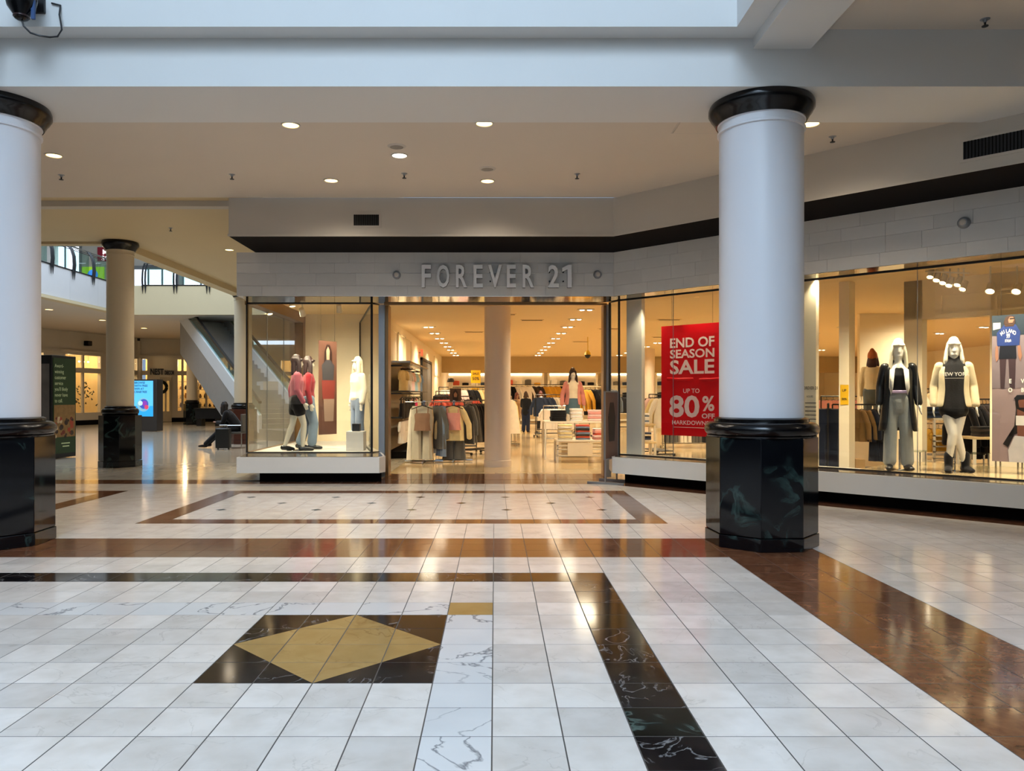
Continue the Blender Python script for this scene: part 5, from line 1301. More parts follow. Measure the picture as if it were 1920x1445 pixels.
def body(t, J, m, vox=.011, name='body', nose=True):
    mb = MB()
    up = lambda a, f: J[a] + Vector((0, 0, f))
    mb.loft([(up('pelvis', -.09), .10, .085), (up('pelvis', 0), .155, .11), (up('waist', 0), .118, .085), (J['chest'], .145, .105), (J['chest'].lerp(J['neck'], .55), .15, .085), (J['neck'] + Vector((0, 0, -.03)), .085, .06)], n=16)
    mb.loft([(J['neck'] + Vector((0, 0, -.06)), .055, .055), (J['neck'].lerp(J['head'], .6), .046, .05)], n=12)
    h = J['head']
    mb.loft([(h + Vector((0, -.012, -.115)), .035, .045), (h + Vector((0, -.01, -.085)), .055, .07), (h + Vector((0, 0, -.02)), .07, .09), (h + Vector((0, .01, .05)), .074, .097), (h + Vector((0, .012, .10)), .058, .078), (h + Vector((0, .012, .125)), .03, .04)], n=16)
    if nose:
        mb.loft([(h + Vector((0, -.088, .02)), .010, .010), (h + Vector((0, -.10, -.025)), .015, .014)], n=8)
        mb.loft([(h + Vector((-.028, -.075, -.068)), .008, .012), (h + Vector((.028, -.075, -.068)), .008, .012)], side=(0, 0, 1), n=8)
        for s_ in (-1, 1): mb.loft([(h + Vector((s_ * .074, .015, .03)), .012, .02), (h + Vector((s_ * .072, .012, -.03)), .008, .014)], n=8)
    for s_ in 'lr':
        S_, E_, W_ = J['s' + s_], J['e' + s_], J['w' + s_]
        mb.loft([(S_, .05, .05), (S_.lerp(E_, .4), .043, .043), (E_, .035, .035), (E_.lerp(W_, .35), .036, .034), (W_, .024, .022)], n=10)
        d = (W_ - E_).normalized(); sd_ = Vector((0, 1, 0)) - d * d.y
        sd_ = sd_.normalized() if sd_.length > .01 else Vector((1, 0, 0))
        pc = W_ + d * .07
        mb.loft([(W_ + d * .01, .022, .017), (W_ + d * .05, .036, .015), (W_ + d * .09, .036, .013)], side=sd_, n=10)
        nr = d.cross(sd_)
        for q, (o_, ln) in enumerate(((-.03, .062), (-.011, .075), (.010, .07), (.029, .055))):
            b0 = W_ + d * .088 + sd_ * o_
            mb.loft([(b0, .009, .009), (b0 + d * ln * .55 + nr * .004, .0085, .0085), (b0 + d * ln + nr * .016, .007, .007)], n=7)
        b0 = W_ + d * .035 - sd_ * .03
        mb.loft([(b0, .011, .011), (b0 + d * .03 - sd_ * .022, .010, .010), (b0 + d * .062 - sd_ * .026, .008, .008)], n=7)
        Hh, K, A, T_ = J['h' + s_], J['k' + s_], J['a' + s_], J['t' + s_]
        mb.loft([(Hh + Vector((0, 0, .02)), .085, .09), (Hh.lerp(K, .35), .078, .082), (K, .053, .056), (K.lerp(A, .3), .052, .058), (A, .034, .037)], n=12)
        mb.loft([(A + Vector((0, .035, -.045)), .03, .03), (A.lerp(T_, .5) + Vector((0, 0, -.01)), .036, .028), (T_, .034, .02)], n=10)
    o = mb.build(name, m, t)
    return remesh(o, vox)
def cl(t, name, m, lofts, vox=.012, sm=4):
    mb = MB()
    for r in lofts:
        mb.loft([(Vector(c), a, b) for c, a, b in r], n=14)
    return remesh(mb.build(name, m, t), vox, sm)
def torso_l(J, zhem, r=1.12, hem=(.165, .12)):
    """rings of a top from the shoulders to the hem"""
    cx_ = J['pelvis'].lerp(J['waist'], .5)
    return [((cx_.x, cx_.y, zhem), hem[0], hem[1]), (tuple(J['waist'] if zhem < J['waist'].z - .05 else J['chest'].lerp(Vector((cx_.x, cx_.y, zhem)), .6)), .135 * r, .10 * r), (tuple(J['chest']), .155 * r, .112 * r), (tuple(J['chest'].lerp(J['neck'], .6)), .15 * r, .088 * r)]
def sleeve_l(J, s_, frac=1.0, r=.058, r2=.045):
    S_, E_, W_ = J['s' + s_], J['e' + s_], J['w' + s_]
    L = [(tuple(S_ + Vector((.004 if s_ == 'l' else -.004, 0, -.002))), r + .004, r + .004), (tuple(S_.lerp(E_, .5)), r, r)]
    if frac > .5: L += [(tuple(E_), r * .95, r * .95), (tuple(E_.lerp(W_, (frac - .5) * 2)), r2, r2)]
    return L
def leg_l(J, s_, end=1.0, r0=.1, r1=.075, r2=.07):
    Hh, K, A = J['h' + s_], J['k' + s_], J['a' + s_]
    L = [(tuple(Hh + Vector((0, 0, .06))), r0, r0 * 1.05), (tuple(Hh.lerp(K, .4)), (r0 + r1) / 2, (r0 + r1) / 2)]
    if end > .5: L += [(tuple(K), r1, r1), (tuple(K.lerp(A, (end - .5) * 2)), r2, r2)]
    else: L += [(tuple(Hh.lerp(K, end * 2)), r1 + .01, r1 + .01)]
    return L
def hips_l(J): return [(tuple(J['pelvis'] + Vector((0, 0, -.1))), .15, .115), (tuple(J['pelvis'] + Vector((0, 0, .0))), .168, .125), (tuple(J['pelvis'] + Vector((0, 0, .13))), .14, .105)]
def open_coat(t, m, J, zhem, gap=.55, r=1.25, flare=1.0, name='coat'):
    """jacket body open at the front with sleeves"""
    p = J['pelvis']; n = 26
    R = [((p.x, p.y, zhem), .20 * flare, .155 * flare), ((p.x, p.y, (zhem + 1.1) / 2), .185 * (1 + flare) / 2, .14), ((J['waist'].x, J['waist'].y, 1.10), .17, .13), (tuple(J['chest']), .185, .135), (tuple(J['chest'].lerp(J['neck'], .55)), .18, .108), (tuple(J['neck'] + Vector((0, .01, -.02))), .085, .075), (tuple(J['neck'] + Vector((0, .02, .03))), .078, .07)]
    vs = []; fs = []
    for i, (c, a, b) in enumerate(R):
        gp = gap * (.9 if i < 4 else 1.0)
        for k in range(n + 1):
            an = -PI / 2 + gp + (2 * PI - 2 * gp) * k / n
            vs.append((c[0] + a * math.cos(an), c[1] + b * math.sin(an), c[2]))
    for i in range(len(R) - 1):
        for k in range(n): fs.append((i * (n + 1) + k, i * (n + 1) + k + 1, (i + 1) * (n + 1) + k + 1, (i + 1) * (n + 1) + k))
    o = MB().add(vs, fs).build(name, m, t)
    s_ = o.modifiers.new('thick', 'SOLIDIFY'); s_.thickness = .014; s_.offset = 1
    sb = o.modifiers.new('sub', 'SUBSURF'); sb.levels = 1; sb.render_levels = 1
    mb = MB()
    for sd_ in 'lr':
        mb.loft([(Vector(c), a, b) for c, a, b in sleeve_l(J, sd_, .97, .06, .05)], n=14)
    remesh(mb.build('sleeves', m, t), .012)
    return o
def shoes(t, J, m, boot=.0):
    for s_ in 'lr':
        A, T_ = J['a' + s_], J['t' + s_]
        d = (T_ - A); d.z = 0; d.normalize()
        L = [[(tuple(A - d * .045 + Vector((0, 0, -.04))), .042, .045), (tuple(A.lerp(T_, .5) + Vector((0, 0, -.015))), .048, .04), (tuple(T_ + d * .01 + Vector((0, 0, .005))), .042, .028)]]
        if boot: L.append([(tuple(A + Vector((0, 0, -.03))), .05, .055), (tuple(A + Vector((0, 0, boot))), .056, .06)])
        cl(t, 'shoe', m, L, .01)
def hair(t, J, m, length=.3, bangs=True, width=1.0):
    h = J['head']
    L = [[(tuple(h + Vector((0, .02, .03))), .088 * width, .105), (tuple(h + Vector((0, .018, .085))), .083, .10), (tuple(h + Vector((0, .016, .12))), .062, .076)],
         [(tuple(h + Vector((0, .06, .08))), .07, .05), (tuple(h + Vector((0, .065, -.06))), .09 * width, .05), (tuple(h + Vector((0, .07, -length + .05))), .10 * width, .045), (tuple(h + Vector((0, .07, -length))), .085 * width, .03)]]
    for s_ in (-1, 1):
        L.append([(tuple(h + Vector((s_ * .062, -.005, .05))), .028, .045), (tuple(h + Vector((s_ * .083 * width, -.02, -.02))), .022, .045), (tuple(h + Vector((s_ * .095 * width, -.02, -length * .7))), .028, .045), (tuple(h + Vector((s_ * .10 * width, -.01, -length))), .02, .035)])
    if bangs: L.append([(tuple(h + Vector((-.06, -.075, .07))), .025, .02), (tuple(h + Vector((0, -.09, .075))), .028, .02), (tuple(h + Vector((.06, -.075, .07))), .025, .02)])
    return cl(t, 'hair', m, L, .010, 3)
M_man = mat('mannequin_white', '#eae4d8', rough=.35, var=.02)
M_manskin = mat('mannequin_pale', '#d8d2c0', rough=.4, var=.02)
M_blond = mat('platinum_wig', '#e9dcc0', rough=.5, var=.12, scale=14)
M_brunet = mat('dark_brown_wig', '#2a1715', rough=.45, var=.2, scale=14)
M_leather = mat('black_leather', '#121317', rough=.3, var=.1)
DEN = cloth('#4a6078')
def stand_plate(t, z=0):
    MB().lathe([(.17, 0), (.17, .006), (.165, .01)], 28).build('base_plate', M_chrome, t, loc=(.0, .05, z))
    MB().rod((.02, .07, 0), (.02, .07, .42), .009).build('support_rod', M_chrome, t)

# --- right display: leather coat, platinum hair, pale jeans
Zp = Z_SILL + .01
t = thing('mannequin', 'platinum haired mannequin in a long black leather coat and pale jeans', 'mannequin', (px_x(1684, 10.45), 10.45, Zp), -.38, 'window mannequins')
J = joints(el=(-.215, .04, 1.14), wl=(-.235, -.02, .90), er=(.215, .04, 1.14), wr=(.245, -.04, .90), hl=(-.085, 0, .9), hr=(.085, 0, .9), al=(-.105, 0, .09), ar=(.115, .03, .09), tl=(-.125, -.16, .025), tr=(.145, -.13, .025))
body(t, J, M_man); stand_plate(t)
hair(t, J, M_blond, .34)
cl(t, 'camisole', cloth('#101014'), [[((0, 0, 1.08), .135, .105), ((0, -.01, 1.28), .16, .122), ((0, 0, 1.36), .14, .1)]])
cl(t, 'jeans', cloth('#9a9c98'), [hips_l(J), leg_l(J, 'l', .97, .10, .082, .085), leg_l(J, 'r', .97, .10, .082, .085)])
open_coat(t, M_leather, J, .52, .75, flare=1.25)
for s_ in (-1, 1):
    MB().add([(s_ * .05, -.135, 1.40), (s_ * .115, -.13, 1.36), (s_ * .125, -.15, 1.12), (s_ * .10, -.15, 1.02), (s_ * .075, -.155, 1.12)], [(0, 1, 2, 3, 4)]).build('lapel', cloth('#e6dfd2'), t).modifiers.new('th', 'SOLIDIFY').thickness = .008
MB().box(-.10, .10, -.135, .12, 1.045, 1.085).build('belt', cloth('#b9a5c9'), t, bevel=.01)
shoes(t, J, M_leather, .08)
# --- cream jacket over black sweatshirt dress
t = thing('mannequin', 'white haired mannequin in a cream jacket over a black lettered sweatshirt', 'mannequin', (px_x(1788, 10.15), 10.15, Zp), -.45, 'window mannequins')
J = joints(el=(-.22, .05, 1.13), wl=(-.23, -.02, .88), er=(.225, .05, 1.13), wr=(.25, -.03, .88), kl=(-.02, -.05, .50), al=(-.06, -.02, .09), tl=(-.08, -.2, .025), kr=(.04, .0, .50), ar=(.14, .07, .09), tr=(.2, -.06, .025))
body(t, J, M_man); stand_plate(t)
hair(t, J, mat('white_wig', '#efe6d2', rough=.5, var=.1, scale=14), .2)
cl(t, 'sweatshirt', cloth('#141316'), [[((0, 0, .80), .175, .13), ((0, 0, 1.05), .168, .128), ((0, -.01, 1.28), .172, .13), ((0, 0, 1.41), .15, .1)], [((0, .0, 1.44), .095, .085), ((0, .02, 1.50), .085, .08)]])
open_coat(t, cloth('#d9c7a2'), J, .86, .72, flare=1.08, name='jacket')
mb = text_mb('NEW YORK', .048, bold=.02); mb.v = [(v[0] * .92, -.152, v[2] + 1.27) for v in mb.v]; mb.build('print', mat('print_white', '#e8e4da', rough=.6), t, smooth=False)
MB().box(-.11, .11, -.151, -.148, 1.235, 1.243).build('print_line', mat('print_grey', '#9a958c', rough=.6), t, smooth=False)
shoes(t, J, cloth('#17151a'), .14)
# --- beanie mannequin turned away
t = thing('mannequin', 'mannequin in an orange beanie and cream top turned away at the window', 'mannequin', (px_x(1636, 15.6), 15.6, .60), 2.5, 'window mannequins')
J = joints(el=(-.21, .02, 1.13), wl=(-.2, -.08, .9))
body(t, J, M_man, .014); hair(t, J, mat('auburn_wig', '#3a1512', rough=.5, var=.2, scale=12), .17, False)
h = J['head']
cl(t, 'beanie', cloth('#b8673a'), [[(tuple(h + Vector((0, .015, .03))), .098, .115), (tuple(h + Vector((0, .03, .10))), .09, .10), (tuple(h + Vector((0, .06, .175))), .04, .045)]])
cl(t, 'top', cloth('#d8c49c'), [torso_l(J, 1.0), sleeve_l(J, 'l'), sleeve_l(J, 'r')], .014)
cl(t, 'trousers', cloth('#5b5f5e'), [hips_l(J), leg_l(J, 'l'), leg_l(J, 'r')], .014)
shoes(t, J, cloth('#17151a'))
MB().box(-.3, .3, -.3, .3, -.598, 0).build('pedestal_block', M_cream, t, smooth=False)
# --- left display pair walking to the right
fz = Zp - .01
t = thing('mannequin', 'dark haired mannequin in a pink cardigan and black shorts in the left window', 'mannequin', (px_x(556, 14.25), 14.25, fz), 1.95, 'window mannequins')
J = joints(wl=(-.19, -.10, .90), er=(.2, .08, 1.14), wr=(.2, .06, .88), kl=(-.09, -.12, .50), al=(-.09, -.10, .09), tl=(-.1, -.27, .025), kr=(.09, .06, .50), ar=(.09, .2, .10), tr=(.1, .05, .025))
body(t, J, M_manskin); hair(t, J, M_brunet, .24)
cl(t, 'cardigan', cloth('#b05a68'), [torso_l(J, 1.02, 1.1, (.16, .12)), sleeve_l(J, 'l', .98, .06, .045), sleeve_l(J, 'r', .98, .06, .045)])
cl(t, 'shorts', cloth('#151316'), [hips_l(J), leg_l(J, 'l', .22, .12, .1), leg_l(J, 'r', .22, .12, .1)])
shoes(t, J, M_leather)
MB().lathe([(.18, 0), (.18, .01), (.17, .014)], 28).build('base_plate', M_chrome, t)
t = thing('mannequin', 'mannequin in a red jacket and jeans behind the pink cardigan', 'mannequin', (px_x(578, 14.75), 14.75, fz), 1.85, 'window mannequins')
J = joints(kl=(-.09, -.10, .50), al=(-.09, -.06, .09), tl=(-.1, -.23, .025), kr=(.09, .02, .50), ar=(.09, .16, .10), tr=(.1, .0, .025))
body(t, J, M_manskin); hair(t, J, M_brunet, .22)
cl(t, 'jacket', cloth('#8e1c26'), [torso_l(J, 1.0, 1.14, (.165, .125)), sleeve_l(J, 'l', .98, .062, .048), sleeve_l(J, 'r', .98, .062, .048)])
cl(t, 'jeans', cloth('#75879a'), [hips_l(J), leg_l(J, 'l', .95, .11, .09, .09), leg_l(J, 'r', .95, .11, .09, .09)])
shoes(t, J, M_leather)
MB().lathe([(.18, 0), (.18, .01), (.17, .014)], 28).build('base_plate', M_chrome, t)
t = thing('mannequin', 'pale mannequin in white jacket at the right end of the left window', 'mannequin', (px_x(671, 15.0), 15.0, fz), -.9, 'window mannequins')
J = joints()
body(t, J, M_man, .014); hair(t, J, M_blond, .22)
cl(t, 'jacket', cloth('#e6dcc6'), [torso_l(J, .98, 1.2, (.18, .14)), sleeve_l(J, 'l', .98, .07, .055), sleeve_l(J, 'r', .98, .07, .055)], .014)
cl(t, 'jeans', cloth('#76849a'), [hips_l(J), leg_l(J, 'l', .95, .1, .085, .08), leg_l(J, 'r', .95, .1, .085, .08)], .014)
shoes(t, J, M_leather)
bx = thing('display_block', 'white display block with a black box at the right end of left window', 'display block', (px_x(668, 14.35), 14.35, fz))
MB().box(-.16, .16, -.16, .16, 0, .36).build('block', M_plinth, bx, smooth=False, bevel=.005); MB().box(-.06, .08, -.1, .05, .36, .5).build('black_box', M_blackmat, bx, smooth=False, bevel=.005)
# --- pink jacket mannequin behind the table
t = thing('mannequin', 'dark haired mannequin in an open pink jacket behind the folded clothes table', 'mannequin', (px_x(1074, 18.75), 18.75, .36), .05)
J = joints(el=(-.25, .04, 1.13), wl=(-.27, -.02, .88), er=(.25, .04, 1.13), wr=(.27, -.02, .88))
body(t, J, M_man, .014); hair(t, J, M_brunet, .24)
cl(t, 'top', cloth('#efe2c8'), [torso_l(J, 1.06)], .014)
cl(t, 'skirt', cloth('#55707f'), [[((0, 0, .72), .19, .14), ((0, 0, .93), .178, .135), ((0, 0, 1.06), .145, .112)]], .014)
open_coat(t, cloth('#d98f84'), J, .88, .7, flare=1.05, name='jacket')
MB().box(-.32, .32, -.3, .3, -.355, 0).build('pedestal_block', M_cream, t, smooth=False)

# ------------------------------------------------------------------ people
M_skin1 = mat('skin_a', '#b98a6e', rough=.5, var=.05); M_skin2 = mat('skin_b', '#8a5f48', rough=.5, var=.05)
t = thing('person', 'standing shopper in black top and dark jeans seen from behind', 'person', (px_x(986, 30.6), 30.6, 0), PI - .3)
J = joints(er=(.2, -.05, 1.14), wr=(.12, -.25, 1.12), wl=(-.1, -.25, 1.1), el=(-.2, -.05, 1.14)); t.scale = (.92, .92, .92)
body(t, J, M_skin1, .016); hair(t, J, mat('brown_hair', '#3a2418', rough=.6, var=.2), .1, False)
cl(t, 'sweater', cloth('#12141c'), [torso_l(J, .86, 1.3, (.19, .15)), sleeve_l(J, 'l', .95, .075, .055), sleeve_l(J, 'r', .95, .075, .055)], .016)
cl(t, 'jeans', cloth('#1d2740'), [hips_l(J), leg_l(J, 'l', .98, .115, .09, .085), leg_l(J, 'r', .98, .115, .09, .085)], .016); shoes(t, J, cloth('#17151a'))
t = thing('person', 'shopper in a tan coat beside the black dressed shopper', 'person', (px_x(969, 31.6), 31.6, 0), .6)
t.scale = (.9, .9, .9); J = joints()
body(t, J, M_skin1, .016); hair(t, J, mat('red_hair', '#6a2f1c', rough=.6, var=.2), .18)
cl(t, 'coat', cloth('#a8845c'), [torso_l(J, .70, 1.3, (.2, .16)), sleeve_l(J, 'l', .95, .075, .055), sleeve_l(J, 'r', .95, .075, .055)], .016)
cl(t, 'trousers', cloth('#3a2e2a'), [hips_l(J), leg_l(J, 'l'), leg_l(J, 'r')], .016); shoes(t, J, cloth('#17151a'))
t = thing('person', 'shopper with auburn hair in dark jacket between the clothes racks', 'person', (px_x(1014, 33), 33, 0), .2)
t.scale = (.94, .94, .94); J = joints(wl=(-.12, -.25, 1.1), wr=(.12, -.25, 1.1))
body(t, J, M_skin1, .016); hair(t, J, mat('auburn_hair', '#55201c', rough=.6, var=.2), .2)
cl(t, 'jacket', cloth('#1a1820'), [torso_l(J, .86, 1.3, (.19, .15)), sleeve_l(J, 'l', .95, .075, .055), sleeve_l(J, 'r', .95, .075, .055)], .016)
cl(t, 'scarf', cloth('#e8ddcb'), [[((0, -.06, 1.46), .11, .08), ((0, -.11, 1.30), .06, .05)]], .016)
cl(t, 'trousers', cloth('#22252c'), [hips_l(J), leg_l(J, 'l'), leg_l(J, 'r')], .016); shoes(t, J, cloth('#17151a'))

# seated person in the corridor, facing left with legs stretched out
sx, sy = px_x(441, 21.6), 21.6
bn = thing('bench_chair', 'grey metal framed waiting chair beside the left display window', 'chair', (sx, sy, 0), -PI / 2)
M_seat = mat('chair_grey', '#5d5a56', rough=.5)
MB().box(-.28, .28, -.26, .26, .40, .46).build('seat', M_seat, bn, bevel=.015)
MB().box(-.28, .28, .24, .30, .46, .95).build('backrest', M_seat, bn, bevel=.015)
for s_ in (-1, 1):
    for yy in (-.22, .26): MB().rod((s_ * .26, yy, 0), (s_ * .26, yy, .42), .014).build('leg', M_chrome, bn)
    MB().tube([(s_ * .29, -.22, .42), (s_ * .29, -.22, .64), (s_ * .29, .26, .64)], .014).build('armrest', M_chrome, bn)
t = thing('person', 'seated person in dark clothes leaning forward with legs stretched out', 'person', (sx, sy, 0), -PI / 2)
J = joints(pelvis=(0, .05, .56), waist=(0, -.02, .72), chest=(0, -.14, .88), neck=(0, -.24, 1.02), head=(0, -.32, 1.14), sl=(-.165, -.2, .98), sr=(.165, -.2, .98),
           el=(-.2, -.28, .70), er=(.2, -.28, .70), wl=(-.08, -.48, .72), wr=(.08, -.48, .72), hl=(-.09, .0, .54), hr=(.09, .0, .54), kl=(-.1, -.42, .50), kr=(.1, -.42, .46), al=(-.1, -.78, .12), ar=(.1, -.82, .10), tl=(-.1, -.93, .05), tr=(.1, -.97, .05))
body(t, J, M_skin2, .014); hair(t, J, mat('black_hair', '#17100e', rough=.6, var=.2), .2, False)
mb_l = [[((0, .06, .56), .19, .15), ((0, -.02, .72), .175, .14), ((0, -.14, .88), .19, .14), ((0, -.21, .99), .15, .1)], sleeve_l(J, 'l', .95, .075, .055), sleeve_l(J, 'r', .95, .075, .055)]
cl(t, 'jacket', cloth('#131317'), mb_l, .014)
def sleg(s_):
    Hh, K, A = J['h' + s_], J['k' + s_], J['a' + s_]
    return [(tuple(Hh + Vector((0, .06, 0))), .11, .11), (tuple(Hh.lerp(K, .5)), .1, .1), (tuple(K), .082, .082), (tuple(K.lerp(A, .95)), .06, .06)]
cl(t, 'trousers', cloth('#1a1b20'), [sleg('l'), sleg('r'), [((-.05, .06, .56), .13, .13), ((.05, .06, .56), .13, .13)]], .014); shoes(t, J, cloth('#2a2320'))
sc = thing('suitcase', 'small black suitcase standing beside the seated person', 'suitcase', (px_x(420, 21.0), 20.95, 0), .1)
MB().box(-.19, .19, -.12, .12, .04, .58).build('shell', mat('suitcase_black', '#16181a', rough=.4), sc, bevel=.03)
for x in (-.14, .14): MB().lathe([(0, -.015), (.03, -.015), (.03, .015), (0, .015)], 10).xf(Matrix.Rotation(PI / 2, 4, 'Y')).build('wheel', M_blackmat, sc, loc=(x, 0, .03))
MB().tube([(-.1, 0, .58), (-.1, 0, .66), (.1, 0, .66), (.1, 0, .58)], .012).build('handle', M_chrome, sc)

# ------------------------------------------------------------------ posters
def poster45(s, pxa, yt, yb, w, label, m, name='poster'):
    """poster parallel to the angled windows; left edge at picture column pxa, local x to the right, z up, front -y"""
    r = (pxa - CX) / F; Y = s / (1 + r); X = r * Y
    z1, z0 = px_z(yt, Y), px_z(yb, Y)
    t = thing(name, label, 'poster', (X, Y, z0), -PI / 4)
    MB().box(0, w, 0, .012, 0, z1 - z0).build('sheet', m, t, smooth=False)
    return t, z1 - z0
M_red = banner_cloth('sale_red', '#e01020', .55)
Eprint = banner_cloth('sale_white_print', '#fbf6ee', .4)
t, hh = poster45(15.75, 1240, 612, 815, 1.13, 'big red sale poster hanging in the angled window', M_red, 'sale_poster')
# a slack fold across the middle of the sheet
MB().loft([((.12, -.004, hh * .515), .028, .012), ((.35, -.006, hh * .505), .03, .016), ((.6, -.004, hh * .512), .02, .01)], side=(0, 0, 1), n=8).build('fold', M_red, t)
MB().loft([((.72, -.004, hh * .505), .022, .01), ((.92, -.006, hh * .50), .03, .016), ((1.08, -.004, hh * .512), .02, .01)], side=(0, 0, 1), n=8).build('fold', M_red, t)
for s_, x0, x1, z0, z1 in (('END OF', .17, .985, .795, .885), ('SEASON', .17, .985, .70, .780), ('SALE', .17, .985, .555, .685), ('UP TO', .42, .72, .385, .425), ('80', .155, .72, .165, .365), ('%', .77, .985, .225, .36), ('OFF', .76, .99, .16, .205), ('MARKDOWNS*', .21, .93, .1, .14)):
    mb = text_mb(s_, .2, bold=.035 if s_ not in ('UP TO', 'MARKDOWNS*') else .015); xs = [v[0] for v in mb.v]; zz = [v[2] for v in mb.v]
    mb.v = [(x0 + (v[0] - min(xs)) / (max(xs) - min(xs)) * (x1 - x0), -.003, (z0 + (v[2] - min(zz)) / (max(zz) - min(zz)) * (z1 - z0)) * hh) for v in mb.v]
    mb.build('lettering', Eprint, t, smooth=False)
MB().box(.24, .92, -.003, 0, .074 * hh, .078 * hh).build('underline', Eprint, t, smooth=False)
for x in (.2, .95): MB().rod((x, .006, hh), (x, .006, hh + (Z_SHOP - px_z(612, 12.95))), .003, 5).build('wire', M_chrome, t)

# tall fashion poster at the right picture edge: flat print of two generic models
t, hh = poster45(16.5, 1860, 592, 864, .75, 'tall fashion poster with two printed models at the right edge', mat('poster_mauve', '#8f7b7c', rough=.4, var=.25, scale=2), 'fashion_poster')
def pr(pts, m, dz, name='print_shape', par=None):
    return MB().vprism([(x * .6, z * hh) for x, z in pts], -.001 - dz * .001 - .001, -dz * .001).build(name, m, par or t, smooth=False)
pm = lambda n, c: mat('print_' + n, c, rough=.45, var=.15, scale=8)
top = pr([(.0, .5), (1.25, .5), (1.25, 1.0), (.0, 1.0)], pm('street', '#76696f'), 0, 'upper_photo')
pr([(.0, .86), (1.25, .86), (1.25, 1.0), (.0, 1.0)], pm('night', '#24303c'), 1)
pr([(.02, .90), (.16, .91), (.16, .95), (.02, .95)], pm('pale', '#a9a6a2'), 2)
pr([(.16, .5), (.23, .5), (.27, .72), (.22, .75), (.14, .74)], pm('tights', '#3a2a30'), 3)
pr([(.33, .5), (.42, .5), (.44, .74), (.36, .75), (.30, .72)], pm('tights', '#3a2a30'), 3)
pr([(.13, .70), (.45, .70), (.44, .80), (.15, .80)], pm('shorts', '#10131f'), 4)
pr([(.10, .79), (.5, .79), (.52, .88), (.44, .93), (.34, .945), (.22, .93), (.09, .88)], pm('sweater', '#22356e'), 5)
for s_, zc, th in (('99', .842, .06), ('ITALIA', .815, .035)):
    mb = text_mb(s_, th, bold=.02); mb.v = [((v[0] * .8 + .30) * .6, -.009, v[2] + zc * hh) for v in mb.v]; mb.build('lettering', pm('white', '#d8d8dc'), t, smooth=False)
for i, ch in enumerate('MILANO'):
    mb = text_mb(ch, .05, bold=.02); a = (i - 2.5) * -.26
    mb.xf(Matrix.Scale(.6, 4, (1, 0, 0)) @ Matrix.Translation((.30 + .17 * math.sin(-a), -.009, .815 * hh + .12 * math.cos(a))) @ Matrix.Rotation(-a, 4, 'Y')); mb.build('lettering', pm('white', '#d8d8dc'), t, smooth=False)
pr([(.07, .79), (.11, .79), (.12, .70), (.08, .68), (.06, .72)], pm('skin', '#8f6552'), 5); pr([(.47, .79), (.52, .79), (.55, .72), (.52, .68), (.48, .72)], pm('skin', '#8f6552'), 5)
pr([(.24, .92), (.40, .92), (.43, .95), (.42, .985), (.33, .995), (.25, .985), (.22, .95)], pm('hair', '#3d2a22'), 6)
pr([(.31, .945), (.38, .945), (.41, .965), (.39, .985), (.33, .985), (.30, .965)], pm('skin', '#8f6552'), 7)
pr([(.33, .968), (.42, .968), (.42, .977), (.33, .977)], pm('shades', '#14100f'), 8)
pr([(.62, .74), (.70, .70), (.95, .72), (1.0, .93), (.8, .96), (.66, .92)], pm('pale2', '#b9a9a4'), 4)
for s_, x, z in (('E', .34, .535), ('V', .56, .535), ('E', .78, .535), ('O', .34, .475), ('B', .56, .475), ('S', .78, .475)):
    if x > .7: continue
    mb = text_mb(s_, .055, bold=.03); mb.v = [(v[0] * .75 + x * .6, -.012, v[2] + z * hh) for v in mb.v]; mb.build('lettering', pm('white', '#d8d8dc'), t, smooth=False)
pr([(.20, .12), (.30, .10), (.40, .20), (.44, .36), (.42, .43), (.46, .45), (.66, .46), (.70, .42), (.80, .40), (.84, .2), (.7, .14), (.5, .2), (.30, .17)], pm('longhair', '#16100f'), 3)
pr([(.50, .37), (.60, .37), (.63, .41), (.60, .44), (.50, .44), (.48, .41)], pm('skin2', '#6d4334'), 4)
pr([(.46, .42), (.40, .43), (.46, .455), (.64, .455), (.66, .43)], pm('cap', '#12131a'), 5)
pr([(.46, .30), (.68, .30), (.70, .36), (.58, .34), (.46, .36)], pm('skin2', '#6d4334'), 5); pr([(.44, .25), (.70, .25), (.70, .315), (.44, .315)], pm('croptop', '#cfcac6'), 6)
pr([(.47, .16), (.68, .16), (.70, .25), (.46, .25)], pm('skin2', '#6d4334'), 5)
pr([(.32, .0), (.84, .0), (.76, .17), (.42, .18), (.30, .08)], pm('white_jeans', '#b7b3b6'), 7)
for x in (.1, .65): MB().rod((x, .006, hh), (x, .006, Z_SHOP - t.location.z), .003, 5).build('wire', M_chrome, t)

# portrait poster hanging in the left display
p0 = px(598, 815, 15.2); zt = px_z(638, 15.2)
t = thing('portrait_poster', 'narrow brown fashion poster hanging in the left display window', 'poster', (p0.x, 15.2, p0.z), .95)
hh = zt - p0.z; w = .47
MB().box(0, w, 0, .012, 0, hh).build('sheet', mat('poster_brown', '#5e4036', rough=.45, var=.3, scale=3), t, smooth=False)
def pr2(pts, c, dz): MB().vprism([(x * w, z * hh) for x, z in pts], -.001 - dz * .001 - .001, -dz * .001).build('print_shape', mat('p2_' + c[1:], c, rough=.5, var=.15), t, smooth=False)
pr2([(.25, .62), (.75, .62), (.72, .88), (.6, .96), (.42, .96), (.3, .88)], '#2a1916', 1)
pr2([(.42, .80), (.58, .80), (.6, .9), (.5, .94), (.4, .9)], '#b58a74', 2)
pr2([(.2, .58), (.8, .58), (.85, .74), (.6, .80), (.4, .80), (.15, .74)], '#3b3a40', 3)
pr2([(.2, .38), (.85, .38), (.9, .58), (.15, .58)], '#7e332e', 3)
pr2([(.3, .14), (.8, .14), (.85, .38), (.25, .38)], '#8f7768', 3)
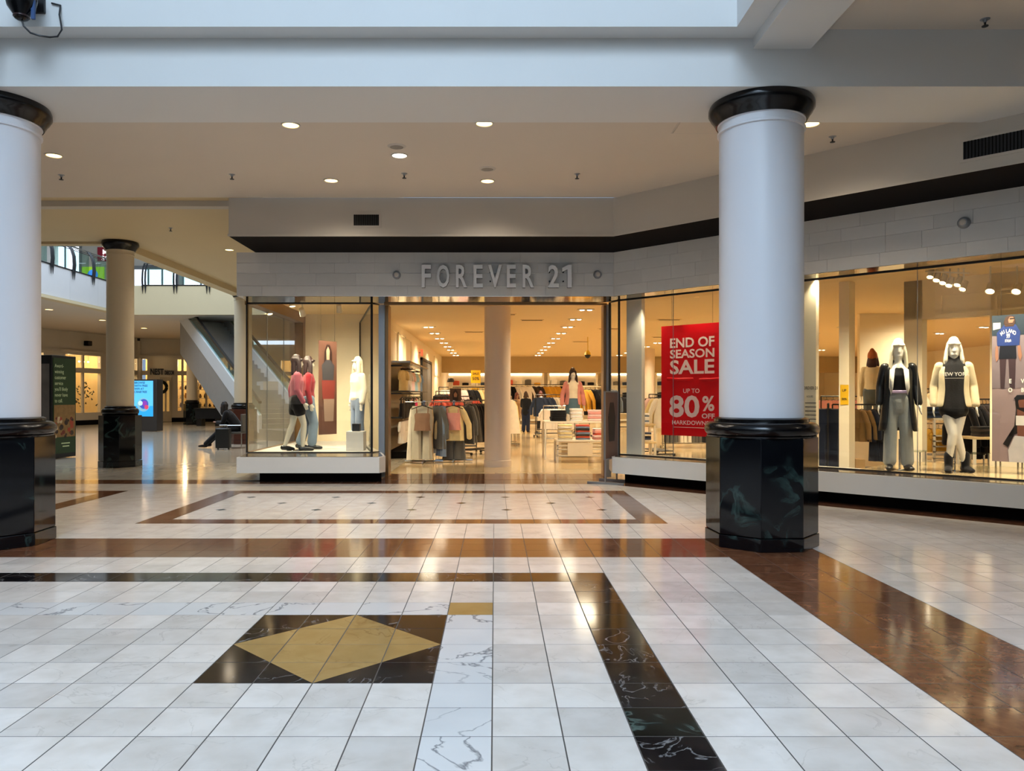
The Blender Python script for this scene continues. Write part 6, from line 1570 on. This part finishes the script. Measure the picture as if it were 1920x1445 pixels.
for x in (.05, w - .05): MB().rod((x, .006, hh), (x, .006, Z_SHOP - p0.z), .003, 5).build('wire', M_chrome, t)

# opening hours lettering on a white panel right behind the big column
r = (1520 - CX) / F; Y = 15.65 / (1 + r)
st(MB().wallseg(((1500 - CX) / F * 15.62 / (1 + (1500 - CX) / F), 15.62 / (1 + (1500 - CX) / F)), ((1530 - CX) / F * 15.62 / (1 + (1530 - CX) / F), 15.62 / (1 + (1530 - CX) / F)), .1, Z_SILL, Z_SHOP), 'wall_hours_panel', M_cream, 'cream pier behind the opening hours lettering')
t = thing('opening_hours_decal', 'small dark opening hours lettering beside the big right column', 'lettering', (r * Y - .01, Y - .055, 0), -PI / 4)
for s_, z, h_ in (('FOREVER 21', px_z(730, Y), .045), ('HOURS', px_z(745, Y), .03)):
    mb = text_mb(s_, h_, bold=.015); mb.v = [(v[0] * .7 - .02, -.012, v[2] + z) for v in mb.v]; mb.build('lettering', M_ink, t, smooth=False)
for q in range(5): MB().box(-.09, .07, -.012, -.010, px_z(756 + q * 7.5, Y), px_z(756 + q * 7.5, Y) + .012).build('line', M_ink, t, smooth=False)

# pavement sign on a stand at the right of the entrance
Ys = 12.92
t = thing('poster_stand', 'chrome poster stand with a brown fashion print right of the entrance', 'sign stand', (px_x(1146, Ys), Ys, 0), 1.05)
M_pst = mat('poster_brown', '#5e4036')
MB().box(-.28, .28, -.01, .01, .42, 1.52).build('print', M_pst, t, smooth=False)
MB().box(-.30, -.28, -.015, .015, .4, 1.54).box(.28, .30, -.015, .015, .4, 1.54).box(-.3, .3, -.015, .015, .4, .42).box(-.3, .3, -.015, .015, 1.52, 1.54).build('frame', M_steel, t, smooth=False)
for s_ in (-1, 1):
    MB().box(s_ * .26 - .015, s_ * .26 + .015, -.012, .012, .03, .42).build('post', M_steel, t, smooth=False)
    MB().box(s_ * .26 - .02, s_ * .26 + .02, -.32, .32, .0, .035).build('foot', M_steel, t, smooth=False)
MB().vprism([(-.12, .7), (.12, .7), (.16, 1.1), (.08, 1.35), (-.08, 1.35), (-.16, 1.1)], -.014, -.01).build('print_figure', mat('portrait_hair', '#241713'), t, smooth=False)
